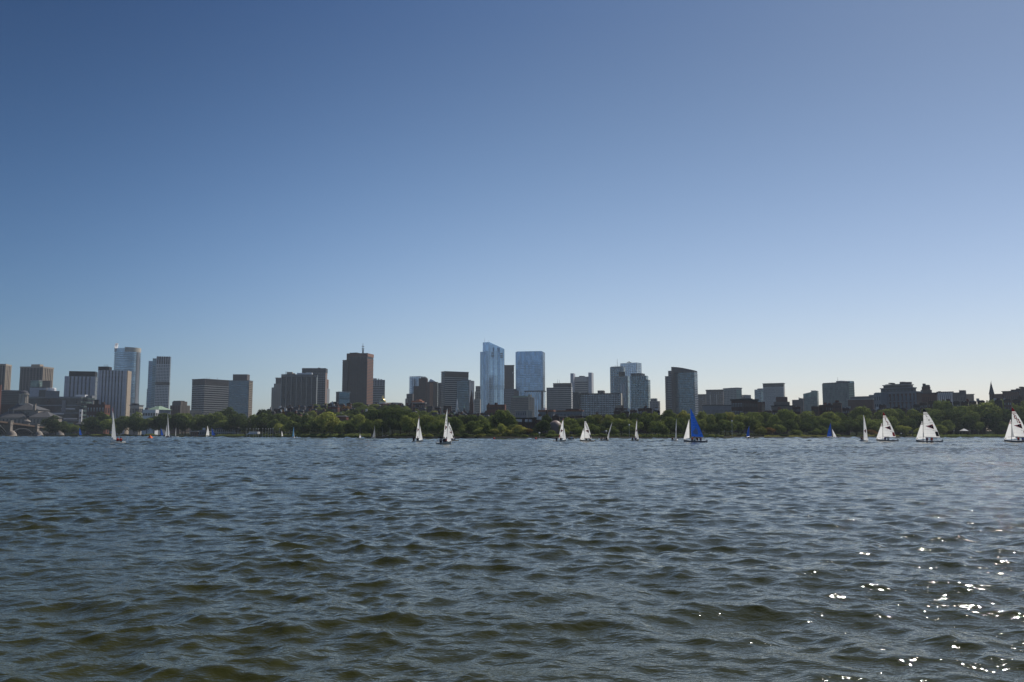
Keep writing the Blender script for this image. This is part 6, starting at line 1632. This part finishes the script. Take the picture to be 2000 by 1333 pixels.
        if ctext:
            link("sail_lettering", text_mesh(ctext[0], "sail_lettering", SAILC[ctext[1]], P, ctext[2], ctext[3], ctext[4]*(1 if dx > 0 else -1), ctext[5], zoff), ms)
        if mark == "ring":
            cu_, cv_ = 0.50, 0.215
            def Q(a, r): return P(cu_+r*0.40*math.cos(a), cv_+r*0.165*math.sin(a))
            rg = MB(); K = 28
            for i in range(K):
                a0, a1 = 2*math.pi*i/K, 2*math.pi*(i+1)/K
                rg.quad(Q(a0, 0.94)+zoff*1.5, Q(a1, 0.94)+zoff*1.5, Q(a1, 1.0)+zoff*1.5, Q(a0, 1.0)+zoff*1.5)
            rg.build("emblem_ring", SAILC["palemark"], ms)
            bl = MB()
            pts = [(3.5, .86), (3.9, .88), (4.4, .86), (5.0, .82), (5.5, .6), (6.0, .45), (0.4, .50), (0.9, .6), (1.25, .72), (1.6, .62), (1.9, .45), (2.4, .30), (2.9, .45), (3.2, .74)]
            bl.poly([Q(a, r)+zoff*1.5 for a, r in pts]); bl.build("emblem_figure", SAILC["palemark"], ms)
        bd = (cl-L0)*1.04
        MB().tube([tuple(L0-Vector((0, 0, 0.06))), tuple(L0+bd-Vector((0, 0, 0.06)))], 0.045, 6).build("boom", SPAR, o)
    if jib:
        hx, hy, kx, ky, qx, qy = jib                        # head, tack, clew in the photo
        A = loc_(hx, hy); B_ = loc_(kx, ky); C_ = loc_(qx, qy)
        fwd = (kx-mx)*mpp
        B_ += Vector((0, hd.y*L*0.42 if abs(hd.y) > .3 else 0, 0)); C_ += Vector((0, 0.10*L*(1 if hd.y > -0.3 else -1), 0))
        P2, n2 = sail_surface(B_, A, C_, 0.03, 0.0, 0.10, 1 if (qx > kx) else -1)
        js = patch(P2, 0, 1, 0, 1, 6, 10).build("jib", SAILC[jibc], o, smooth=True)
        if head and abs(qx-kx) > 8:
            for kk_ in range(3): patch(P2, 0.02, 0.97, 0.90-0.05*kk_, 0.925-0.05*kk_, 2, 1, zoff).build("stripe", SAILC[head], js)
            patch(P2, 0.05, 0.16, 0.03, 0.07, 2, 1, zoff).build("tack_patch", SAILC["black"], js)
            patch(P2, 0.28, 0.62, 0.10, 0.115, 2, 1, zoff).build("batten", SAILC["black"], js)
        MB().tube([tuple(B_), tuple(A)], 0.012, 4).build("forestay", SPAR, o)
    if not main:
        MB().tube([(0, 0, H+0.9), tuple(Vector((0, 0, H+0.85))-hd*L*0.45)], 0.10, 6).build("furled_boom", SAILC["grey"], o)
    for i, cr in enumerate(crew):
        px_, col, lab = cr[0], cr[1], cr[2]
        lean = cr[3] if len(cr) > 3 else 0.0
        face = cr[4] if len(cr) > 4 else (math.pi/2 if i % 2 else -math.pi/2)
        dxw = (px_-mx)*mpp
        dep = cr[5] if len(cr) > 5 else 0.15*(-1)**i
        person(O.x+dxw*ca+dep*math.sin(al), Y-dxw*math.sin(al)+dep*ca, H*0.62, face-al, col, lab, lean, s=1.0)
    return o

R26 = sailboat("dinghy", "white dinghy with black-headed sail numbered 6 and a burgee", 1803, 864.5, 797, hull=(1787, 1841.5), bow=-1, hullc="grey", main=(1835.5, 853.3), head="black", patchc="black",
    jib=(1800.5, 823, 1788.5, 858.5, 1808, 857.2), burgee=True, num=("6", "black"), dark_mast=True,
    crew=[(1811, "purple", "sailor in dark vest forward in the dinghy numbered 6"), (1820, "red", "sailor in red vest aft in the dinghy numbered 6")])
sailboat("dinghy", "white dinghy with red-headed sail numbered 7 and a burgee", 1724.3, 862.6, 805, hull=(1709.5, 1755), bow=-1, hullc="grey", main=(1749.5, 853), head="red", patchc="red",
    jib=(1722, 827, 1710.8, 858.3, 1727.8, 856.8), burgee=True, num=("7", "red"), dark_mast=True,
    crew=[(1729, "blue", "sailor in blue vest at the mast of the dinghy numbered 7"), (1735, "white", "sailor in white vest aft in the dinghy numbered 7")])
sailboat("dinghy", "white dinghy with red-headed sail numbered 15, cut by the right edge", 1976, 864.2, 795.5, hull=(1959, 2013), bow=-1, hullc="grey", main=(2008, 852.5), head="red", patchc="red",
    jib=(1973.3, 820, 1961.2, 858.5, 1984, 857.2), burgee=True, num=("15", "red"), dark_mast=True,
    crew=[(1989.5, "red", "sailor in red vest in the dinghy at the right edge"), (1998, "blue", "sailor in blue vest at the very edge of the photo")])
sailboat("dinghy", "narrow white dinghy seen end-on, between the wide green block and the dinghy numbered 7", 1686.5, 862.5, 810, hull=(1681, 1696), bow=1, away=1, hullc="white", main=(1695, 860), roach=0.12, dark_mast=True,
    burgee=True, crew=[(1683, "black", "sailor in black sitting in the narrow end-on dinghy"), (1687, "black", "second sailor in black in the narrow end-on dinghy", 0, math.pi/2, 0.5)])
sailboat("sailboat", "small boat with blue mainsail and white jib near the right bank", 1625, 857.2, 826.5, hull=(1613.5, 1634.5), bow=1, away=1, hullc="green", main=(1615.5, 852.5), mainc="blue", mtop=1622.5, roach=0.08,
    jib=(1625.3, 838, 1633.8, 853.5, 1627, 854), ctext=("CBI", "palemark", 0.5, 0.17, 0.26, 0.07), crew=[(1619, "black", "sailor in the small boat with blue main and white jib")])
sailboat("sailboat", "small boat with a single blue sail right of the big blue one", 1464.5, 857.3, 832, hull=(1457, 1473), bow=1, away=1, hullc="cream", main=(1457.8, 853), mainc="blue", mtop=1463.4, roach=0.16,
    ctext=("CBI", "palemark", 0.5, 0.17, 0.28, 0.07), crew=[(1462, "black", "sailor in the small boat with the single blue sail")])
sailboat("sailboat", "largest boat, tall blue mainsail with pale ring emblem and white jib", 1350.3, 864.3, 798.5, hull=(1333.5, 1382), bow=-1, away=1, hullc="grey", main=(1374.5, 852.8), mainc="blue", mtop=1348, roach=0.03,
    jib=(1345.7, 819.5, 1334.8, 858.2, 1346.6, 855.8), mark="ring", ctext=("Y E", "palemark", 0.5, 0.53, 0.16, 0.035), Ls=0.70,
    crew=[(1352, "red", "sailor in red at the mast of the largest blue-sailed boat"), (1357, "white", "sailor in white in the middle of the largest blue-sailed boat"), (1362, "black", "sailor in black in the largest blue-sailed boat"), (1368.5, "purple", "sailor at the stern of the largest blue-sailed boat")])
sailboat("dinghy", "thin white dinghy seen end-on, just left of the largest blue sail", 1321.3, 862, 818, hull=(1312, 1324.5), bow=1, away=1, hullc="white", main=(1319, 857.5), roach=0.3,
    burgee=True, crew=[(1313.5, "black", "sailor in black left in the thin end-on dinghy"), (1320, "purple", "sailor at the mast of the thin end-on dinghy")])
sailboat("dinghy", "narrow dinghy with burgee sail and slim jib, below the crowned teal tower", 1244.3, 862, 816.5, hull=(1232.5, 1248.5), bow=1, away=-1, hullc="tan", main=(1240, 855), head="orange", roach=0.1, burgee=True,
    jib=(1245, 842, 1248, 860, 1244.8, 861), jibc="white", crew=[(1235.5, "black", "sailor in black left in the narrow dinghy below the crowned tower"), (1241, "purple", "sailor in purple right in the narrow dinghy below the crowned tower")])
sailboat("dinghy", "heeling dinghy with grey-white sail leaning right, crew hiking out", 1187, 862, 824, hull=(1172, 1189.5), bow=1, away=-1, hullc="tan", main=(1184, 859.5), mtop=1196, roach=0.2, Ls=0.78,
    jib=(1191, 838, 1189, 860, 1186, 861), jibc="white", crew=[(1175, "grey", "sailor leaning back over the side of the heeling dinghy", -0.6, 0.0), (1179, "white", "sailor in white in the heeling dinghy", -0.3, 0.0), (1184.5, "black", "sailor in black at the mast of the heeling dinghy")])
sailboat("dinghy", "dinghy with black-headed burgee sail, below the white pillar tower", 1141.5, 862.7, 817.5, hull=(1131, 1163), bow=-1, away=1, hullc="tan", main=(1155.5, 856), head="black", patchc="black", burgee=True, num=("11", "black"), roach=0.10,
    jib=(1139.5, 837, 1132.3, 859.5, 1143, 858.7), crew=[(1145, "black", "sailor in black by the mast of the dinghy below the pillar tower"), (1152, "grey", "sailor in grey aft in the dinghy below the pillar tower")])
sailboat("dinghy", "dinghy with orange-red masthead and burgee, in front of the concert shell", 1100.5, 863, 816, hull=(1081, 1107), bow=1, away=-1, hullc="cream", main=(1091, 856), head="orange", patchc="red", burgee=True, roach=0.06,
    jib=(1102.2, 836, 1106, 861, 1099.5, 859.5), crew=[(1087, "black", "sailor in black at the stern of the dinghy before the concert shell"), (1095.5, "black", "sailor forward in the dinghy before the concert shell")])
sailboat("dinghy", "front dinghy of the overlapping pair, tall white burgee sail", 873.8, 868, 798, hull=(853.5, 883), bow=1, away=-1, hullc="cream", main=(866, 855.5), burgee=True, roach=0.08, num=("2", "black"),
    jib=(875.2, 828, 882, 865, 872.8, 862), crew=[(861, "grey", "sailor in grey at the stern of the front paired dinghy"), (867.5, "black", "sailor in black amidships in the front paired dinghy"), (872.5, "red", "sailor in red near the mast of the front paired dinghy")])
sailboat("dinghy", "rear dinghy of the overlapping pair, numbered burgee sail", 876.5, 861.6, 825, hull=(872, 895.5), bow=-1, away=1, hullc="tan", main=(887.2, 856), burgee=True, num=("12", "black"), patchc="black", roach=0.10,
    crew=[(883, "purple", "sailor in purple in the rear paired dinghy"), (887.5, "blue", "sailor in blue at the stern of the rear paired dinghy")])
sailboat("dinghy", "first white dinghy left of the overlapping pair, with slim jib", 819, 864, 811.5, hull=(805.5, 827), bow=1, away=-1, hullc="cream", main=(812.3, 855.5), burgee=True, roach=0.08, head="orange",
    jib=(820.3, 831, 826, 861.5, 818.5, 860.5), crew=[(808, "black", "sailor in black at the stern of the dinghy left of the pair"), (815.5, "black", "sailor in black under the boom of the dinghy left of the pair")])
sailboat("dinghy", "white dinghy at far left with red-marked mast and two sailors in red", 220.5, 867, 794, hull=(214, 245), bow=-1, away=-1, hullc="white", main=(227.5, 857.5), mtop=219.3, roach=0.04, head="red", Ls=0.62,
    jib=(219.2, 823, 218, 856, 221.5, 854), dark_mast=False, crew=[(229.5, "red", "sailor in red sitting low in the far left dinghy"), (235.5, "red", "sailor in red hiking out at the stern of the far left dinghy", 0.2)])
sailboat("sloop", "dark-hulled sloop with two slim white sails left of the boathouse", 327.5, 856.6, 808, hull=(322.5, 338), bow=-1, away=-1, hullc="navy", main=(331.3, 853.5), roach=0.05,
    jib=(326, 828, 322.3, 853.8, 326, 853), crew=[(329, "black", "sailor in the dark-hulled sloop")])
sailboat("dinghy", "small boat with half-lowered grey sail right of the dark-hulled sloop", 344, 854.6, 835, hull=(338, 349.5), bow=1, hullc="white", main=(342, 851), mainc="grey")
sailboat("dinghy", "small boat with a blue sail left of the dark-hulled sloop", 314.2, 854.5, 837, hull=(311, 321), bow=-1, hullc="white", main=(319.2, 850.5), mainc="blue")
sailboat("dinghy", "small boat with a blue sail by the stone kiosk at far left", 155, 853.6, 835.5, hull=(152, 162), bow=-1, hullc="white", main=(160, 850), mainc="blue")
sailboat("dinghy", "small white-sailed boat just left of the boathouse", 405, 854.4, 831.5, hull=(402, 411), bow=-1, hullc="white", main=(409.3, 850.8), mainc="white", jib=(404.5, 838, 402.5, 851, 405, 850.5))
sailboat("dinghy", "small blue-sailed boat with low boom in front of the boathouse", 413.5, 854.4, 836.5, hull=(412, 421), bow=-1, hullc="white", main=(420.5, 850.5), mainc="blue", roach=0.02)
sailboat("dinghy", "small boat with light blue and white sail and red hull", 574, 856.4, 833.5, hull=(569.5, 576.5), bow=1, hullc="red", main=(571.3, 852.5), mainc="lightblue", roach=0.15, jib=(574.2, 842, 576, 855, 574, 855))
sailboat("sloop", "white-hulled boat with slim white sails before the gold dome's trees", 731.3, 856.5, 831, hull=(725, 733), bow=-1, away=-1, hullc="white", main=(732.8, 853), roach=0.1, jib=(731, 838, 727.5, 855, 730.3, 854))
sailboat("moored_boat", "moored white boat with bare mast and white bow sail cover", 703.3, 856.5, 834.5, hull=(700, 711), bow=-1, hullc="white", jib=(703, 848, 701.8, 855, 705.5, 855.3))
sailboat("moored_boat", "moored pale blue-grey boat with bare mast below the gold dome", 746.7, 856.4, 835, hull=(742, 754), bow=-1, hullc="grey")
sailboat("moored_boat", "moored dark red boat with bare mast right of the grey moored one", 761.8, 856.4, 831.5, hull=(754, 771.5), bow=1, hullc="maroon")
sailboat("dinghy", "tiny boat with a short white sail on the grass bank right of the boathouse", 550, 855.2, 841.5, hull=(548, 553), bow=1, hullc="white", main=(552.5, 852), roach=0.2)

# ---------------------------------------------------------------- buoys and a launch
def at_water(px, py):
    Y = CAM_H/((py-850.5)/F); p = W(px, py, Y); return Vector((p.x, p.y, 0)), (W(px+1, py, p.y).x-p.x)
p, k = at_water(294, 857)
o = thing("race_buoy", "orange inflatable tetrahedral race buoy left of the dark-hulled sloop", "buoy", tuple(p))
MB().prism([(-3.8*k, -1.2), (3.8*k, -1.6), (0.6, 2.6)], -0.1, 7.6*k, top=[(-0.4-0.1, -0.1), (-0.4+0.15, -0.1), (-0.4, 0.1)]).build("float", mat("buoy_orange", (0.75, 0.13, 0.02), 0.5), o)
MB().tube([(-3.7*k, -1.2, 0.12), (3.7*k, -1.6, 0.12), (0.6, 2.6, 0.12)], 0.22, 6).build("base_tube", mat("buoy_orange", (0.75, 0.13, 0.02), 0.5), o)
for px, lab in ((965.3, "small red ball buoy below the slanted glass tower"), (1046.5, "small pink ball buoy below the wide blue glass tower")):
    p, k = at_water(px, 858.6)
    o = thing("ball_buoy", lab, "buoy", tuple(p))
    MB().lathe([(0.02, -0.1), (0.3, 0.02), (0.42, 0.3), (0.3, 0.6), (0.1, 0.72), (0.01, 0.74)], 12).build("ball", mat("buoy_red", (0.62, 0.05, 0.05), 0.5), o, smooth=True)
    MB().tube([(0, 0, 0.7), (0, 0, 0.95)], 0.04, 5).build("ring", SPAR, o)
p, k = at_water(1116, 859.3)
o = thing("motor_launch", "small white-topped motorboat with two people between two dinghies", "motorboat", tuple(p))
hb, st = hull_mesh(11.5*k, 1.7, 0.75, None)
hb.build("hull", HULLC["navy"], o, smooth=True)
deck_mesh(11.5*k, 1.7, 0.75, st, None).build("deck", HULLC["white"], o)
MB().prism([(-0.3, -0.6), (0.6, -0.6), (0.6, 0.6), (-0.3, 0.6)], 0.45, 1.05, top=[(-0.3, -0.5), (0.35, -0.5), (0.35, 0.5), (-0.3, 0.5)]).build("console", HULLC["white"], o)
MB().box(-1.95, -1.65, -0.2, 0.2, -0.1, 1.0).build("outboard_motor", HULLC["grey"], o)
person(p.x-0.8, p.y, 0.45, 0.0, "white", "person in white steering the small motorboat"); person(p.x+0.5, p.y+0.2, 0.45, 3.1, "grey", "person in grey sitting forward in the small motorboat")
for px, col in ((277, "white"), (300, "red")):
    p, k = at_water(px, 854.4)
    o = thing("rowing_boat", "low white launch at the dock left of the orange buoy" if px < 290 else "low red-and-white launch at the dock right of the orange buoy", "boat", (p.x, p.y, 0))
    hb, st = hull_mesh(9*k if px > 290 else 13*k, 1.8, 0.9, None); hb.build("hull", HULLC["white" if px < 290 else "red"], o, smooth=True)
    deck_mesh(9*k if px > 290 else 13*k, 1.8, 0.9, st, None).build("deck", HULLC["white"], o)

# people walking on the far path
WV = [(0, 0, 0.92), (0, 0, 1.15), (0, 0, 1.38), (0, 0, 1.50), (0, 0, 1.60), (0, 0, 1.70), (0, 0.2, 1.36), (0.03, 0.24, 1.10), (0.14, 0.23, 0.90), (0, -0.2, 1.36), (-0.04, -0.24, 1.10), (-0.02, -0.23, 0.86),
      (0.02, 0.1, 0.85), (0.14, 0.1, 0.48), (0.16, 0.1, 0.06), (0.28, 0.1, 0.04), (-0.02, -0.1, 0.85), (-0.04, -0.1, 0.48), (-0.20, -0.1, 0.10), (-0.08, -0.1, 0.05)]
WE = [(0, 1), (1, 2), (2, 3), (3, 4), (4, 5), (2, 6), (6, 7), (7, 8), (2, 9), (9, 10), (10, 11), (0, 12), (12, 13), (13, 14), (14, 15), (0, 16), (16, 17), (17, 18), (18, 19)]
WRr = [0.14, 0.12, 0.15, 0.06, 0.09, 0.085, 0.06, 0.045, 0.035, 0.06, 0.045, 0.035, 0.10, 0.065, 0.045, 0.04, 0.10, 0.065, 0.045, 0.04]
WALK = skin_mesh("body", WV, WE, WRr, PANTS)
WSH = {k: lath([(0.14, 0.88), (0.17, 1.0), (0.16, 1.2), (0.2, 1.38), (0.1, 1.48)], m, "shirt", 10, 0.75, 1.1) for k, m in CLOTH.items()}
WHD = lath([(0.02, 1.5), (0.09, 1.56), (0.1, 1.64), (0.07, 1.73), (0.01, 1.76)], SKIN, "head"); WHR = lath([(0.105, 1.64), (0.09, 1.74), (0.01, 1.79)], HAIR, "hair")
for i, (px, col, place) in enumerate([(1374, "red", "right of the largest blue sail"), (1381, "white", "right of the person in red"), (1392, "blue", "between the blue sails"), (1404, "white", "left of the small blue sail"), (1148, "white", "behind the black-headed dinghy")]):
    t = t_of(px); Y = float(shore(t))+10.5; x = tt(px, 852)*Y
    o = thing("person", "person in %s walking on the far path %s" % (col, place), "person", (x, Y, gz(x, Y)+0.06), R.choice([0, math.pi]))
    link("body", WALK, o); link("shirt", WSH[col], o); link("head", WHD, o); link("hair", WHR, o)

# ---------------------------------------------------------------- labels: tell equal ones of a group apart by their order
def order_labels():
    from collections import defaultdict
    dd = defaultdict(list)
    for o in COL.objects:
        if o.parent is None and "label" in o and "category" in o: dd[o["label"]].append(o)
    words = {2: ["left", "right"], 3: ["left", "middle", "right"], 4: ["first", "second", "third", "fourth"], 5: ["first", "second", "third", "fourth", "fifth"], 6: ["first", "second", "third", "fourth", "fifth", "sixth"]}
    for lab, os_ in dd.items():
        if len(os_) < 2 or lab.startswith("white pole"): continue
        os_.sort(key=lambda o: o.location.x/o.location.y)
        w = words.get(len(os_)) or (["first", "second", "third", "fourth", "fifth", "sixth", "seventh", "eighth", "ninth", "tenth", "eleventh", "twelfth", "thirteenth", "fourteenth", "fifteenth", "sixteenth"] if len(os_) <= 16 else None)
        for i, o in enumerate(os_):
            o["label"] = (lab+", "+(w[i]+" one" if len(os_) <= 3 else w[i]+" from left")) if w else lab
order_labels()
# ---------------------------------------------------------------- haze
hb = MB().box(-2600, 2600, -40, 3000, -3.2, 260)
hm = bpy.data.materials.new("haze_air"); hm.use_nodes = True
hn = hm.node_tree
for n in list(hn.nodes): hn.nodes.remove(n)
pv = hn.nodes.new("ShaderNodeVolumePrincipled")
pv.inputs["Color"].default_value = (0.80, 0.90, 1.0, 1)
pv.inputs["Density"].default_value = 0.00007
pv.inputs["Anisotropy"].default_value = 0.2
ho = hn.nodes.new("ShaderNodeOutputMaterial")
hn.links.new(pv.outputs[0], ho.inputs["Volume"])
hz = hb.build("haze", hm, kind="stuff")
tag(hz, label="thin blue haze in the air over the far city")
